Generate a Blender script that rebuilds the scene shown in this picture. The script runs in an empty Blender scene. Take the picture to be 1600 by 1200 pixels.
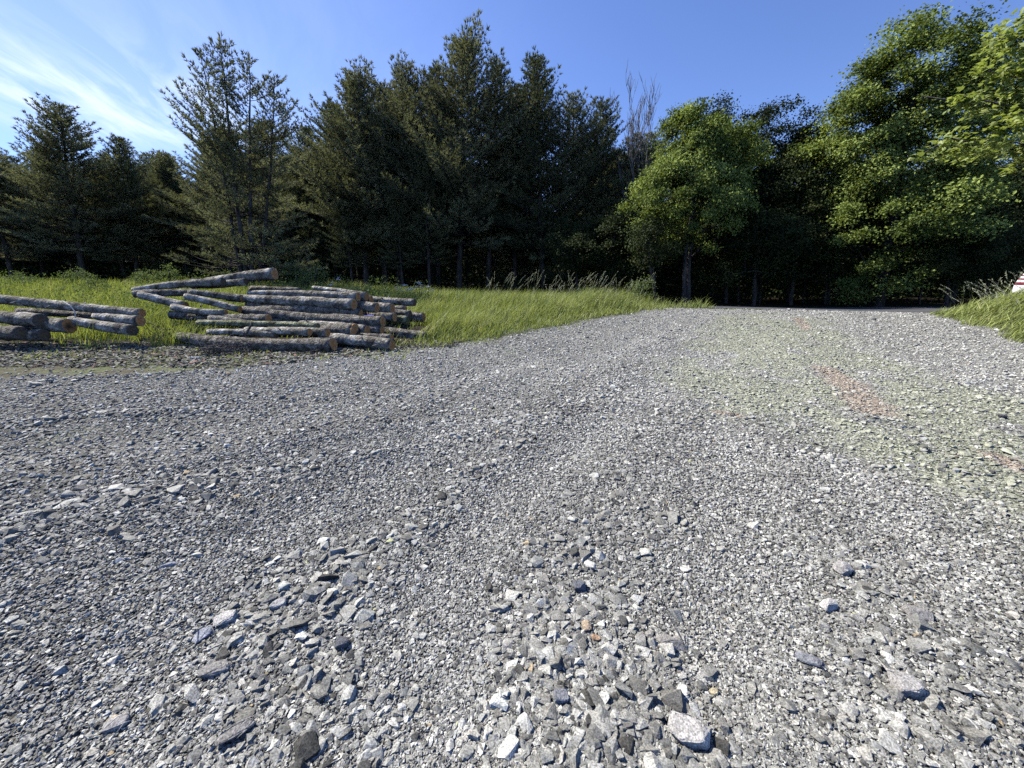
import bpy, math, random
import numpy as np
from mathutils import Vector, Matrix

sc = bpy.context.scene
COL = sc.collection
R = math.radians
rng = np.random.default_rng(11)
random.seed(11)

# ------------------------------------------------------------------ camera model
PITCH, CAMH, FPX = R(15.5), 1.55, 610.0
cp, sp = math.cos(PITCH), math.sin(PITCH)

def ray(px, py):
    u = (px - 800.0) / FPX
    v = -(py - 600.0) / FPX
    return np.array([u, cp + sp * v, -sp + cp * v])

def at(px, py, Y):
    """world point seen at photo pixel (px, py) at world depth Y"""
    r = ray(px, py)
    return np.array([0, 0, CAMH]) + r * (Y / r[1])

# ------------------------------------------------------------------ noise
def vnoise(x, y, seed=0):
    x = np.asarray(x, float); y = np.asarray(y, float)
    xi = np.floor(x).astype(np.int64); yi = np.floor(y).astype(np.int64)
    xf = x - xi; yf = y - yi
    def h(a, b):
        n = (a * 374761393 + b * 668265263 + seed * 1442695041) & 0xffffffff
        n = ((n ^ (n >> 13)) * 1274126177) & 0xffffffff
        return ((n ^ (n >> 16)) & 0xffff) / 65535.0
    u = xf * xf * (3 - 2 * xf); v = yf * yf * (3 - 2 * yf)
    return (h(xi, yi) * (1 - u) + h(xi + 1, yi) * u) * (1 - v) + (h(xi, yi + 1) * (1 - u) + h(xi + 1, yi + 1) * u) * v

def fbm(x, y, seed=0, o=4):
    s = 0; a = 0.5
    for k in range(o):
        s = s + a * vnoise(x * 2 ** k, y * 2 ** k, seed + k); a *= 0.5
    return s / (1 - 0.5 ** o)

def sstep(a, b, x):
    t = np.clip((x - a) / (b - a), 0, 1)
    return t * t * (3 - 2 * t)

def sdpoly(x, y, poly):
    """signed distance to polygon, positive inside"""
    x = np.asarray(x, float); y = np.asarray(y, float)
    d = np.full(x.shape, 1e9); ins = np.zeros(x.shape, bool)
    n = len(poly)
    for i in range(n):
        ax, ay = poly[i]; bx, by = poly[(i + 1) % n]
        ex, ey = bx - ax, by - ay
        t = np.clip(((x - ax) * ex + (y - ay) * ey) / (ex * ex + ey * ey), 0, 1)
        d = np.minimum(d, np.hypot(x - ax - t * ex, y - ay - t * ey))
        c = (ay > y) != (by > y)
        xx = ax + (y - ay) * ex / (ey if abs(ey) > 1e-9 else 1e-9)
        ins ^= c & (x < xx)
    return np.where(ins, d, -d)

def sdline(x, y, pts):
    d = np.full(np.shape(x), 1e9)
    for (ax, ay), (bx, by) in zip(pts[:-1], pts[1:]):
        ex, ey = bx - ax, by - ay
        t = np.clip(((x - ax) * ex + (y - ay) * ey) / (ex * ex + ey * ey), 0, 1)
        d = np.minimum(d, np.hypot(x - ax - t * ex, y - ay - t * ey))
    return d

# ------------------------------------------------------------------ terrain
BANK = [(12.5, 12.0), (11.5, 9.7), (10.6, 8.2), (11.0, 6.6), (14, 5.5), (22, 5), (24, 9), (20, 10.3), (14, 12.4)]

def crest(x):
    x = np.asarray(x, float)
    return np.where(x > 13, 12.47 + 0.15 * (x - 13), np.where(x > 0, 17.27 - 0.368 * x, 17.27 + 1.8 * (1 - np.exp(np.minimum(x, 0) / 5))))

def base_z(x, y):
    yc = crest(x); d = y - yc
    zc = 0.42 + 0.55 * sstep(1, -13, x)
    up = zc * sstep(-10, -0.3, d)
    dn = zc - 0.055 * np.clip(d, 0, 6) + 0.02 * np.clip(d - 7, 0, 60)
    z = np.where(d < 0, up, dn)
    sd = sdpoly(x, y, BANK)
    z = z + 0.72 * sstep(-0.1, 2.2, sd)
    z = z + 0.30 * np.exp(-(((x + 3.9) / 2.2) ** 2 + ((y - 10.2) / 0.8) ** 2))
    return z

def gpt(px, py):
    r = ray(px, py); p = np.array([0, 0, CAMH])
    t = CAMH / max(-r[2], 1e-4)
    for _ in range(30):
        q = p + r * t
        t = t + (q[2] - float(base_z(q[0], q[1]))) / max(-r[2], 0.05) * 0.6
    return p + r * t

def g2(px, py):
    q = gpt(px, py); return (q[0], q[1])

# the grass field / dirt area left of the driveway
FIELD = [g2(1062, 482), g2(1010, 488), g2(960, 497), g2(900, 505), g2(840, 515), g2(770, 530), g2(680, 541), g2(600, 549),
         g2(520, 561), g2(420, 572), g2(280, 585), g2(150, 592), g2(0, 594), (-14, 7.0), (-40, 6), (-60, 20), (-60, 60), (60, 60), (60, 20), (24, 14.5), (14, 12.7), (12.4, 12.75)]
RIDGES = [([g2(-150, 870), g2(0, 832), g2(230, 772), g2(480, 728), g2(640, 700), g2(830, 655)], 0.03, 0.16),
          ([g2(-100, 690), g2(0, 668), g2(100, 655), g2(330, 640)], 0.05, 0.12),
          ([g2(60, 600), g2(140, 592), g2(290, 586)], 0.05, 0.12),
          ([g2(980, 800), g2(1180, 830), g2(1310, 880), g2(1500, 1010), g2(1700, 1180)], 0.022, 0.16),
          ([g2(250, 1200), g2(330, 1060), g2(480, 940), g2(640, 830), g2(800, 700), g2(980, 590)], 0.025, 0.2),
          ([g2(900, 1300), g2(860, 1100), g2(840, 900), g2(880, 760), g2(1010, 620)], 0.018, 0.26)]
COARSE = [(g2(480, 950), 0.55), (g2(950, 1080), 0.5), (g2(760, 690), 0.9), (g2(640, 1150), 0.35), (g2(1300, 1000), 0.45), (g2(1050, 800), 0.6), (g2(280, 780), 0.9), (g2(1470, 1130), 0.4)]
TRACKS = [[g2(150, 1250), g2(250, 900), g2(500, 800), g2(800, 610), g2(1000, 530)],
          [g2(700, 1300), g2(680, 950), g2(780, 780), g2(980, 640), g2(1120, 530)],
          [g2(1500, 900), g2(1400, 800), g2(1250, 640), g2(1180, 520)],
          [g2(1150, 1000), g2(1180, 760), g2(1130, 640), g2(1140, 520)],
          [g2(0, 720), g2(300, 690), g2(620, 620), g2(850, 560)]]
GREEN = [g2(1150, 488), g2(1090, 520), g2(1065, 590), g2(1110, 640), g2(1210, 650), g2(1330, 690), g2(1420, 760), g2(1560, 830), g2(1750, 880), g2(1900, 760), g2(1650, 640), g2(1480, 590), g2(1350, 545), g2(1280, 495)]
REDS = [([g2(1288, 575), g2(1325, 600), g2(1365, 645)], 0.27), ([g2(1245, 497), g2(1262, 515)], 0.14), ([g2(1560, 715), g2(1610, 735), g2(1680, 760)], 0.13), ([g2(1125, 640), g2(1150, 645)], 0.1)]

def coarseness(x, y):
    c = (0.3 + 0.25 * sstep(-2.5, 0, x)) * (fbm(x * 0.9 + 7, y * 0.9, 21, 3) - 0.35)
    for pts, h, w in RIDGES:
        c = c + (0.7 if h > 0.029 else 0.3) * np.exp(-(sdline(x, y, pts) / (w * 1.3)) ** 2)
    for (cx, cy), r in COARSE:
        c = c + 0.22 * np.exp(-((x - cx) ** 2 + (y - cy) ** 2) / r ** 2)
    for pts in TRACKS:
        c = c - 0.5 * np.exp(-(sdline(x, y, pts) / 0.32) ** 2)
    return np.clip(c + 0.12, 0, 1)

def track_mask(x, y):
    m = np.zeros(np.shape(x))
    for pts in TRACKS: m = np.maximum(m, np.exp(-(sdline(x, y, pts) / 0.3) ** 2))
    return m

def terrain(x, y):
    x = np.asarray(x, float); y = np.asarray(y, float)
    z = base_z(x, y)
    d = y - crest(x)
    calm = sstep(0.3, -1.2, d)
    r = 0
    for pts, h, w in RIDGES:
        r = r + 0.7 * h * np.exp(-(sdline(x, y, pts) / w) ** 2)
    for pts in TRACKS:
        r = r - 0.022 * np.exp(-(sdline(x, y, pts) / 0.3) ** 2)
    r = r + 0.05 * (fbm(x * 0.8, y * 0.8, 3, 3) - 0.5) + 0.03 * (fbm(x * 3.1, y * 3.1, 9, 3) - 0.5)
    return z + r * calm

def tz(x, y):
    return float(terrain(np.array([x]), np.array([y]))[0])

def pile_zone(x, y):
    w = 0.9 * (fbm(x * 1.6, y * 1.6, 131, 3) - 0.5)
    return ((((x + 4.5) / 2.75) ** 2 + ((y - 9.9) / 1.55) ** 2 + w) < 1) | ((((x + 11.6) / 3.6) ** 2 + ((y - 9.0) / 0.7) ** 2 + w) < 1)

def green_red(x, y):
    wob = fbm(x * 1.7, y * 1.7, 40, 4) - 0.5
    g = sstep(-0.5, 0.5, sdpoly(x, y, GREEN) + wob * 1.9) * sstep(0.20, 0.42, fbm(x * 2.3, y * 1.3, 50, 4))
    g = np.maximum(g, 0.35 * sstep(0.72, 0.8, fbm(x * 1.1, y * 1.1, 61, 4)) * sstep(2.5, 4, y))
    g = g * sstep(1.6, 3.0, y)
    r = np.zeros(np.shape(x))
    for pts, w in REDS:
        r = np.maximum(r, sstep(w * 1.1, w * 0.4, sdline(x, y, pts) + wob * w * 1.4))
    return g * (1 - r), r

# ------------------------------------------------------------------ mesh helpers
def mesh(name, verts, faces, mats, attrs=None, smooth=False, matidx=None):
    """faces: int array (n,3) or (n,4), or a list of such arrays"""
    if not isinstance(faces, list): faces = [faces]
    faces = [np.asarray(f, np.int32) for f in faces if len(f)]
    verts = np.asarray(verts, np.float32)
    me = bpy.data.meshes.new(name)
    me.vertices.add(len(verts)); me.vertices.foreach_set('co', verts.ravel())
    loops = np.concatenate([f.ravel() for f in faces])
    tot = np.concatenate([np.full(len(f), f.shape[1], np.int32) for f in faces])
    start = np.concatenate([[0], np.cumsum(tot)[:-1]]).astype(np.int32)
    me.loops.add(len(loops)); me.loops.foreach_set('vertex_index', loops)
    me.polygons.add(len(tot)); me.polygons.foreach_set('loop_start', start)
    if matidx is not None: me.polygons.foreach_set('material_index', np.asarray(matidx, np.int32))
    me.polygons.foreach_set('use_smooth', np.full(len(tot), smooth, bool))
    for k, (dom, typ, data) in (attrs or {}).items():
        a = me.attributes.new(k, typ, dom)
        data = np.asarray(data, np.float32)
        if typ == 'FLOAT_COLOR':
            if data.shape[1] == 3: data = np.concatenate([data, np.ones((len(data), 1), np.float32)], 1)
            a.data.foreach_set('color', data.ravel())
        else:
            a.data.foreach_set('value', data.ravel())
    for m in (mats if isinstance(mats, (list, tuple)) else [mats]): me.materials.append(m)
    me.update(calc_edges=True)
    return me

def link(name, me, parent=None, loc=None):
    o = bpy.data.objects.new(name, me); COL.objects.link(o)
    if parent is not None: o.parent = parent
    if loc is not None: o.location = loc
    return o

def tag(o, label=None, cat=None, group=None, kind=None):
    if label: o['label'] = label
    if cat: o['category'] = cat
    if group: o['group'] = group
    if kind: o['kind'] = kind
    return o

def empty(name, loc, rz=0, scale=(1, 1, 1)):
    o = bpy.data.objects.new(name, None); COL.objects.link(o)
    o.location = loc; o.rotation_euler = (0, 0, rz); o.scale = scale
    o.empty_display_size = 0.1
    return o

def copy_tree(o, parent=None):
    c = o.copy(); COL.objects.link(c); c.parent = parent
    for ch in list(o.children): copy_tree(ch, c)
    return c

class Geo:
    """collects tubes, triangles and boxes into one mesh"""
    def __init__(s): s.v = []; s.q = []; s.t = []; s.n = 0
    def add(s, v, q=None, t=None):
        v = np.asarray(v, float)
        if q is not None and len(q): s.q.append(np.asarray(q) + s.n)
        if t is not None and len(t): s.t.append(np.asarray(t) + s.n)
        s.v.append(v); s.n += len(v)
    def tube(s, pts, rad, ns=6, cap=True, wob=None):
        pts = np.asarray(pts, float); m = len(pts)
        rad = np.broadcast_to(np.asarray(rad, float), (m,))
        d = np.gradient(pts, axis=0); d /= np.linalg.norm(d, axis=1)[:, None] + 1e-9
        ref = np.array([0, 0, 1.0]) if abs(d[0, 2]) < 0.8 else np.array([1.0, 0, 0])
        a = np.cross(d, ref); a /= np.linalg.norm(a, axis=1)[:, None] + 1e-9
        b = np.cross(d, a)
        th = np.linspace(0, 2 * np.pi, ns, endpoint=False)
        rr = rad[:, None] * (np.ones((m, ns)) if wob is None else wob)
        v = pts[:, None, :] + rr[:, :, None] * (np.cos(th)[None, :, None] * a[:, None, :] + np.sin(th)[None, :, None] * b[:, None, :])
        i = np.arange(m - 1)[:, None] * ns; j = np.arange(ns)[None, :]; k = (j + 1) % ns
        q = np.stack([i + j, i + k, i + ns + k, i + ns + j], -1).reshape(-1, 4)
        t = []
        if cap:
            v = np.concatenate([v.reshape(-1, 3), pts[:1], pts[-1:]])
            c0, c1 = m * ns, m * ns + 1
            for jj in range(ns):
                t.append((c0, (jj + 1) % ns, jj)); t.append((c1, (m - 1) * ns + jj, (m - 1) * ns + (jj + 1) % ns))
        s.add(v.reshape(-1, 3), q, t)
    def box(s, c, sz, rot=None):
        v = np.array([[x, y, z] for z in (-.5, .5) for y in (-.5, .5) for x in (-.5, .5)]) * sz
        if rot is not None: v = v @ np.asarray(rot).T
        s.add(v + np.asarray(c), [(0, 2, 3, 1), (4, 5, 7, 6), (0, 1, 5, 4), (2, 6, 7, 3), (0, 4, 6, 2), (1, 3, 7, 5)])
    def build(s, name, mat, smooth=False, attrs=None):
        f = []
        if s.q: f.append(np.concatenate(s.q))
        if s.t: f.append(np.concatenate(s.t))
        return mesh(name, np.concatenate(s.v), f, mat, attrs, smooth)

def unit(a):
    return a / (np.linalg.norm(a, axis=-1, keepdims=True) + 1e-9)

# ------------------------------------------------------------------ materials
def mat(name):
    m = bpy.data.materials.new(name); m.use_nodes = True
    nt = m.node_tree; b = nt.nodes['Principled BSDF']
    b.inputs['Roughness'].default_value = 0.85
    b.inputs['Specular IOR Level'].default_value = 0.06
    return m, nt, b

def N(nt, t, **kw):
    n = nt.nodes.new(t)
    for k, v in kw.items():
        if k in n.inputs: n.inputs[k].default_value = v
        else: setattr(n, k, v)
    return n

def mixc(nt, fac, a, b, mode='MIX'):
    n = nt.nodes.new('ShaderNodeMix'); n.data_type = 'RGBA'; n.blend_type = mode
    for sock, val in ((n.inputs[0], fac), (n.inputs[6], a), (n.inputs[7], b)):
        if isinstance(val, (int, float)): sock.default_value = val
        elif isinstance(val, tuple): sock.default_value = (*val, 1) if len(val) == 3 else val
        else: nt.links.new(val, sock)
    return n.outputs[2]

def ramp(nt, src, stops):
    n = nt.nodes.new('ShaderNodeValToRGB')
    e = n.color_ramp.elements
    while len(e) < len(stops): e.new(0.5)
    for k, (p, c) in enumerate(stops):
        e[k].position = p; e[k].color = (*c, 1) if isinstance(c, tuple) else (c, c, c, 1)
    nt.links.new(src, n.inputs[0]); return n.outputs[0]

def stone_mat():
    m, nt, b = mat('crushed_stone')
    a = N(nt, 'ShaderNodeAttribute', attribute_name='col')
    tc = N(nt, 'ShaderNodeTexCoord')
    n1 = N(nt, 'ShaderNodeTexNoise', Scale=170.0, Detail=3.0); nt.links.new(tc.outputs['Object'], n1.inputs['Vector'])
    n2 = N(nt, 'ShaderNodeTexNoise', Scale=28.0, Detail=4.0); nt.links.new(tc.outputs['Object'], n2.inputs['Vector'])
    sp1 = ramp(nt, n1.outputs[0], [(0.32, 0.5), (0.5, 0.95), (0.68, 1.45)])
    sp2 = ramp(nt, n2.outputs[0], [(0.3, 0.72), (0.7, 1.25)])
    c = mixc(nt, 1.0, a.outputs['Color'], sp1, 'MULTIPLY'); c = mixc(nt, 1.0, c, sp2, 'MULTIPLY')
    nt.links.new(c, b.inputs['Base Color'])
    bp = N(nt, 'ShaderNodeBump', Strength=0.45, Distance=0.004); nt.links.new(n1.outputs[0], bp.inputs['Height'])
    nt.links.new(bp.outputs[0], b.inputs['Normal'])
    b.inputs['Roughness'].default_value = 0.8
    return m

def ground_mat():
    m, nt, b = mat('ground_surface')
    a = N(nt, 'ShaderNodeAttribute', attribute_name='col')
    g = N(nt, 'ShaderNodeAttribute', attribute_name='grit')
    tc = N(nt, 'ShaderNodeTexCoord')
    def tex(t, **k):
        n = N(nt, t, **k); nt.links.new(tc.outputs['Object'], n.inputs['Vector']); return n
    v1 = tex('ShaderNodeTexVoronoi', Scale=95.0)
    v2 = tex('ShaderNodeTexVoronoi', Scale=38.0)
    v3 = tex('ShaderNodeTexVoronoi', Scale=17.0)
    n1 = tex('ShaderNodeTexNoise', Scale=240.0, Detail=3.0)
    n2 = tex('ShaderNodeTexNoise', Scale=7.0, Detail=6.0)
    def bw(s):
        q = N(nt, 'ShaderNodeRGBToBW'); nt.links.new(s, q.inputs[0]); return q.outputs[0]
    t1 = ramp(nt, bw(v1.outputs['Color']), [(0.2, 0.55), (0.5, 0.95), (0.85, 1.4)])
    t2 = ramp(nt, bw(v2.outputs['Color']), [(0.2, 0.65), (0.5, 1.0), (0.85, 1.4)])
    t3 = ramp(nt, n2.outputs[0], [(0.3, 0.75), (0.7, 1.2)])
    c = mixc(nt, g.outputs['Fac'], (1, 1, 1), t1); c2 = mixc(nt, g.outputs['Fac'], (1, 1, 1), t2)
    c = mixc(nt, 1.0, c, c2, 'MULTIPLY'); c = mixc(nt, 1.0, c, t3, 'MULTIPLY')
    c = mixc(nt, 1.0, a.outputs['Color'], c, 'MULTIPLY')
    nt.links.new(c, b.inputs['Base Color'])
    def inv(s, w):
        q = N(nt, 'ShaderNodeMath', operation='MULTIPLY_ADD'); nt.links.new(s, q.inputs[0]); q.inputs[1].default_value = -w; q.inputs[2].default_value = 0; return q.outputs[0]
    def addn(p, q_):
        q = N(nt, 'ShaderNodeMath', operation='ADD'); nt.links.new(p, q.inputs[0]); nt.links.new(q_, q.inputs[1]); return q.outputs[0]
    h = addn(addn(inv(v1.outputs['Distance'], 0.5), inv(v2.outputs['Distance'], 1.0)), addn(inv(v3.outputs['Distance'], 1.3), inv(n1.outputs[0], -0.3)))
    bp = N(nt, 'ShaderNodeBump', Strength=0.9, Distance=0.02); nt.links.new(h, bp.inputs['Height'])
    nt.links.new(bp.outputs[0], b.inputs['Normal'])
    b.inputs['Roughness'].default_value = 0.95
    return m

def leaf_mat(name, c0, c1, trans=0.3, tcol=None, rough=0.7, spec=0.12):
    m, nt, b = mat(name)
    a = N(nt, 'ShaderNodeAttribute', attribute_name='tone')
    c = ramp(nt, a.outputs['Fac'], [(0.0, c0), (1.0, c1)])
    nt.links.new(c, b.inputs['Base Color'])
    b.inputs['Roughness'].default_value = rough
    b.inputs['Specular IOR Level'].default_value = spec
    if trans > 0:
        tr = N(nt, 'ShaderNodeBsdfTranslucent')
        c2 = mixc(nt, 1.0, c, tcol or (1.6, 1.7, 0.7), 'MULTIPLY')
        nt.links.new(c2, tr.inputs[0])
        mx = N(nt, 'ShaderNodeMixShader'); mx.inputs[0].default_value = trans
        nt.links.new(b.outputs[0], mx.inputs[1]); nt.links.new(tr.outputs[0], mx.inputs[2])
        nt.links.new(mx.outputs[0], nt.nodes['Material Output'].inputs[0])
    return m

def bark_mat(name, c0, c1, c2, scale=6.0, stretch=0.2, bump=0.6):
    m, nt, b = mat(name)
    tc = N(nt, 'ShaderNodeTexCoord'); mp = N(nt, 'ShaderNodeMapping')
    mp.inputs['Scale'].default_value = (1, 1, stretch)
    nt.links.new(tc.outputs['Object'], mp.inputs[0])
    n1 = N(nt, 'ShaderNodeTexNoise', Scale=scale, Detail=8.0, Roughness=0.7); nt.links.new(mp.outputs[0], n1.inputs['Vector'])
    n2 = N(nt, 'ShaderNodeTexNoise', Scale=scale * 6, Detail=5.0, Roughness=0.7); nt.links.new(mp.outputs[0], n2.inputs['Vector'])
    v = N(nt, 'ShaderNodeTexVoronoi', Scale=scale * 4); nt.links.new(mp.outputs[0], v.inputs['Vector'])
    c = ramp(nt, n1.outputs[0], [(0.36, c0), (0.5, c1), (0.66, c2)])
    c = mixc(nt, 1.0, c, ramp(nt, n2.outputs[0], [(0.32, 0.45), (0.6, 1.2)]), 'MULTIPLY')
    nt.links.new(c, b.inputs['Base Color'])
    ad = N(nt, 'ShaderNodeMath', operation='SUBTRACT'); nt.links.new(n2.outputs[0], ad.inputs[0]); nt.links.new(v.outputs['Distance'], ad.inputs[1])
    bp = N(nt, 'ShaderNodeBump', Strength=bump, Distance=0.03); nt.links.new(ad.outputs[0], bp.inputs['Height'])
    nt.links.new(bp.outputs[0], b.inputs['Normal']); b.inputs['Roughness'].default_value = 0.95
    return m

def plain(name, c, rough=0.6, var=0.15, scale=12.0, metal=0.0):
    m, nt, b = mat(name)
    tc = N(nt, 'ShaderNodeTexCoord'); n1 = N(nt, 'ShaderNodeTexNoise', Scale=scale, Detail=5.0); nt.links.new(tc.outputs['Object'], n1.inputs['Vector'])
    k = ramp(nt, n1.outputs[0], [(0.3, 1 - var), (0.7, 1 + var)])
    nt.links.new(mixc(nt, 1.0, c, k, 'MULTIPLY'), b.inputs['Base Color'])
    b.inputs['Roughness'].default_value = rough; b.inputs['Metallic'].default_value = metal
    return m

def cut_mat(name, core, rim):
    """sawn log end: rings round the object's own origin (local yz plane)"""
    m, nt, b = mat(name)
    tc = N(nt, 'ShaderNodeTexCoord')
    ln = N(nt, 'ShaderNodeVectorMath', operation='LENGTH'); nt.links.new(tc.outputs['Object'], ln.inputs[0])
    n1 = N(nt, 'ShaderNodeTexNoise', Scale=22.0, Detail=4.0); nt.links.new(tc.outputs['Object'], n1.inputs['Vector'])
    ad = N(nt, 'ShaderNodeMath', operation='MULTIPLY_ADD'); nt.links.new(n1.outputs[0], ad.inputs[0]); ad.inputs[1].default_value = 0.03; nt.links.new(ln.outputs['Value'], ad.inputs[2])
    w = N(nt, 'ShaderNodeMath', operation='SINE'); mu = N(nt, 'ShaderNodeMath', operation='MULTIPLY'); nt.links.new(ad.outputs[0], mu.inputs[0]); mu.inputs[1].default_value = 420.0
    nt.links.new(mu.outputs[0], w.inputs[0])
    c = ramp(nt, ln.outputs['Value'], [(0.02, core), (0.12, rim)])
    c = mixc(nt, 1.0, c, ramp(nt, w.outputs[0], [(0.0, 0.82), (1.0, 1.08)]), 'MULTIPLY')
    c = mixc(nt, 1.0, c, ramp(nt, n1.outputs[0], [(0.35, 0.7), (0.65, 1.15)]), 'MULTIPLY')
    nt.links.new(c, b.inputs['Base Color']); b.inputs['Roughness'].default_value = 0.8
    return m

M_STONE = stone_mat(); M_GROUND = ground_mat()
M_PINE = leaf_mat('pine_needles', (0.060, 0.066, 0.030), (0.45, 0.44, 0.22), 0.2, (1.2, 1.25, 0.8), 0.75, 0.06)
M_BLUEPINE = leaf_mat('blue_green_pine_needles', (0.045, 0.056, 0.028), (0.29, 0.30, 0.135), 0.16, (1.2, 1.25, 0.8), 0.75, 0.06)
M_PALEPINE = leaf_mat('pale_pine_needles', (0.11, 0.125, 0.055), (0.27, 0.275, 0.13), 0.15, (1.3, 1.4, 0.8), 0.75, 0.08)
M_MAPLE = leaf_mat('maple_leaves', (0.065, 0.095, 0.022), (0.36, 0.44, 0.115), 0.22, (1.5, 1.5, 0.6))
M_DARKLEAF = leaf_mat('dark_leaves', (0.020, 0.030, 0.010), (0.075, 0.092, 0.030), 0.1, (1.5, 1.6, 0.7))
M_NEARLEAF = leaf_mat('near_maple_leaves', (0.20, 0.25, 0.065), (0.42, 0.47, 0.16), 0.4, (1.3, 1.35, 0.7), 0.5, 0.3)
M_GRASS = leaf_mat('meadow_grass_blades', (0.085, 0.125, 0.025), (0.44, 0.49, 0.155), 0.3, (1.4, 1.4, 0.6), 0.6, 0.25)
nt_ = M_GRASS.node_tree
for n_ in nt_.nodes:
    if n_.type == 'VALTORGB':
        n_.color_ramp.elements[1].position = 0.8
        e_ = n_.color_ramp.elements.new(1.0); e_.color = (0.52, 0.47, 0.27, 1)
M_SEED = leaf_mat('seed_heads', (0.30, 0.33, 0.18), (0.62, 0.62, 0.42), 0.25, (1.1, 1.1, 0.9), 0.8, 0.1)
M_WEED = leaf_mat('weed_leaves', (0.09, 0.13, 0.035), (0.22, 0.26, 0.11), 0.3, (1.3, 1.4, 0.7))
M_FLOWER = plain('white_petals', (0.75, 0.75, 0.72), 0.8, 0.08)
M_TRUNK = bark_mat('tree_bark', (0.045, 0.038, 0.032), (0.10, 0.088, 0.075), (0.17, 0.155, 0.135), 5.0, 0.25)
M_GREYBARK = bark_mat('grey_smooth_bark', (0.12, 0.11, 0.095), (0.20, 0.19, 0.17), (0.30, 0.285, 0.26), 4.0, 0.5, 0.3)
M_LOGBARK = bark_mat('log_bark', (0.08, 0.07, 0.055), (0.27, 0.245, 0.195), (0.66, 0.61, 0.51), 3.6, 1.0, 0.9)
M_LOGBARK2 = bark_mat('rough_dark_log_bark', (0.058, 0.050, 0.039), (0.20, 0.178, 0.142), (0.50, 0.455, 0.375), 7.0, 1.0, 1.0)
M_CUT = cut_mat('sawn_orange_wood', (0.76, 0.33, 0.115), (0.80, 0.43, 0.18))
M_CUTGREY = cut_mat('weathered_sawn_wood', (0.22, 0.15, 0.085), (0.17, 0.14, 0.105))
M_CUTRIM = cut_mat('dark_sawn_wood_orange_rim', (0.10, 0.07, 0.045), (0.75, 0.36, 0.14))
M_CUTMOSS = cut_mat('mossy_sawn_wood', (0.24, 0.21, 0.10), (0.20, 0.20, 0.09))
M_MOSSBARK = bark_mat('mossy_log_bark', (0.06, 0.06, 0.035), (0.22, 0.22, 0.13), (0.50, 0.49, 0.33), 5.0, 1.0, 0.9)
M_TWIG = bark_mat('twig_bark', (0.07, 0.06, 0.05), (0.16, 0.145, 0.125), (0.28, 0.26, 0.235), 9.0, 1.0, 0.4)
M_ASPHALT = plain('asphalt', (0.10, 0.10, 0.10), 0.9, 0.3, 40.0)
M_PINKPAINT = plain('pink_spray_paint', (0.50, 0.10, 0.13), 0.7, 0.3, 30.0)
M_BLUEPAINT = plain('blue_spray_paint', (0.13, 0.13, 0.38), 0.7, 0.3, 30.0)

# ------------------------------------------------------------------ ground sheet (one sheet out to the horizon)
def ground_colour(x, y):
    d = y - crest(x)
    nz = fbm(x * 1.3, y * 1.3, 70, 4) - 0.5
    nf = fbm(x * 6.0, y * 6.0, 75, 3) - 0.5
    sf = sdpoly(x, y, FIELD) + nz * 0.9 + nf * 0.5
    sb = sdpoly(x, y, BANK) + nz * 0.5
    soil = np.maximum(sstep(-0.15, 0.35, sf), sstep(-0.1, 0.35, sb))
    gr = (0.18 + 0.09 * nz) * (0.85 + 0.4 * sstep(1.5, 8, y + 0.15 * x))  # paler with distance: lit facets at grazing view put into colour, plus pale dust
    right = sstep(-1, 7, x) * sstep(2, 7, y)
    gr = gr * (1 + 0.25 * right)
    gr = gr * (1 + 0.3 * track_mask(x, y)); col = np.stack([gr * 1.04, gr * 1.005, gr * 0.87], -1)
    g, r = green_red(x, y)
    col = col * (1 - g[..., None] * 0.7) + g[..., None] * 0.7 * np.array([0.36, 0.37, 0.245])
    col = col * (1 - r[..., None] * 0.65) + r[..., None] * 0.65 * np.array([0.44, 0.345, 0.25])
    dirtmix = sstep(0.35, 0.65, fbm(x * 3, y * 3, 81, 4))[..., None]
    dirt = np.array([0.14, 0.125, 0.085]) * (1 - dirtmix) + np.array([0.17, 0.185, 0.09]) * dirtmix
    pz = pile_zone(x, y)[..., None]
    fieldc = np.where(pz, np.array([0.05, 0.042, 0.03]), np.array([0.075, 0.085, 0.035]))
    isfield = np.clip(sstep(8.4, 9.4, y) + sstep(-3, -1, x) + sstep(0, 0.6, sb), 0, 1)[..., None]
    sc_ = dirt * (1 - isfield) + fieldc * isfield
    col = col * (1 - soil[..., None]) + sc_ * soil[..., None]
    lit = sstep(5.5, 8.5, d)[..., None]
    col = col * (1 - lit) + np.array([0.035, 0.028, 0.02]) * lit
    return col, 1 - 0.75 * soil

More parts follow.
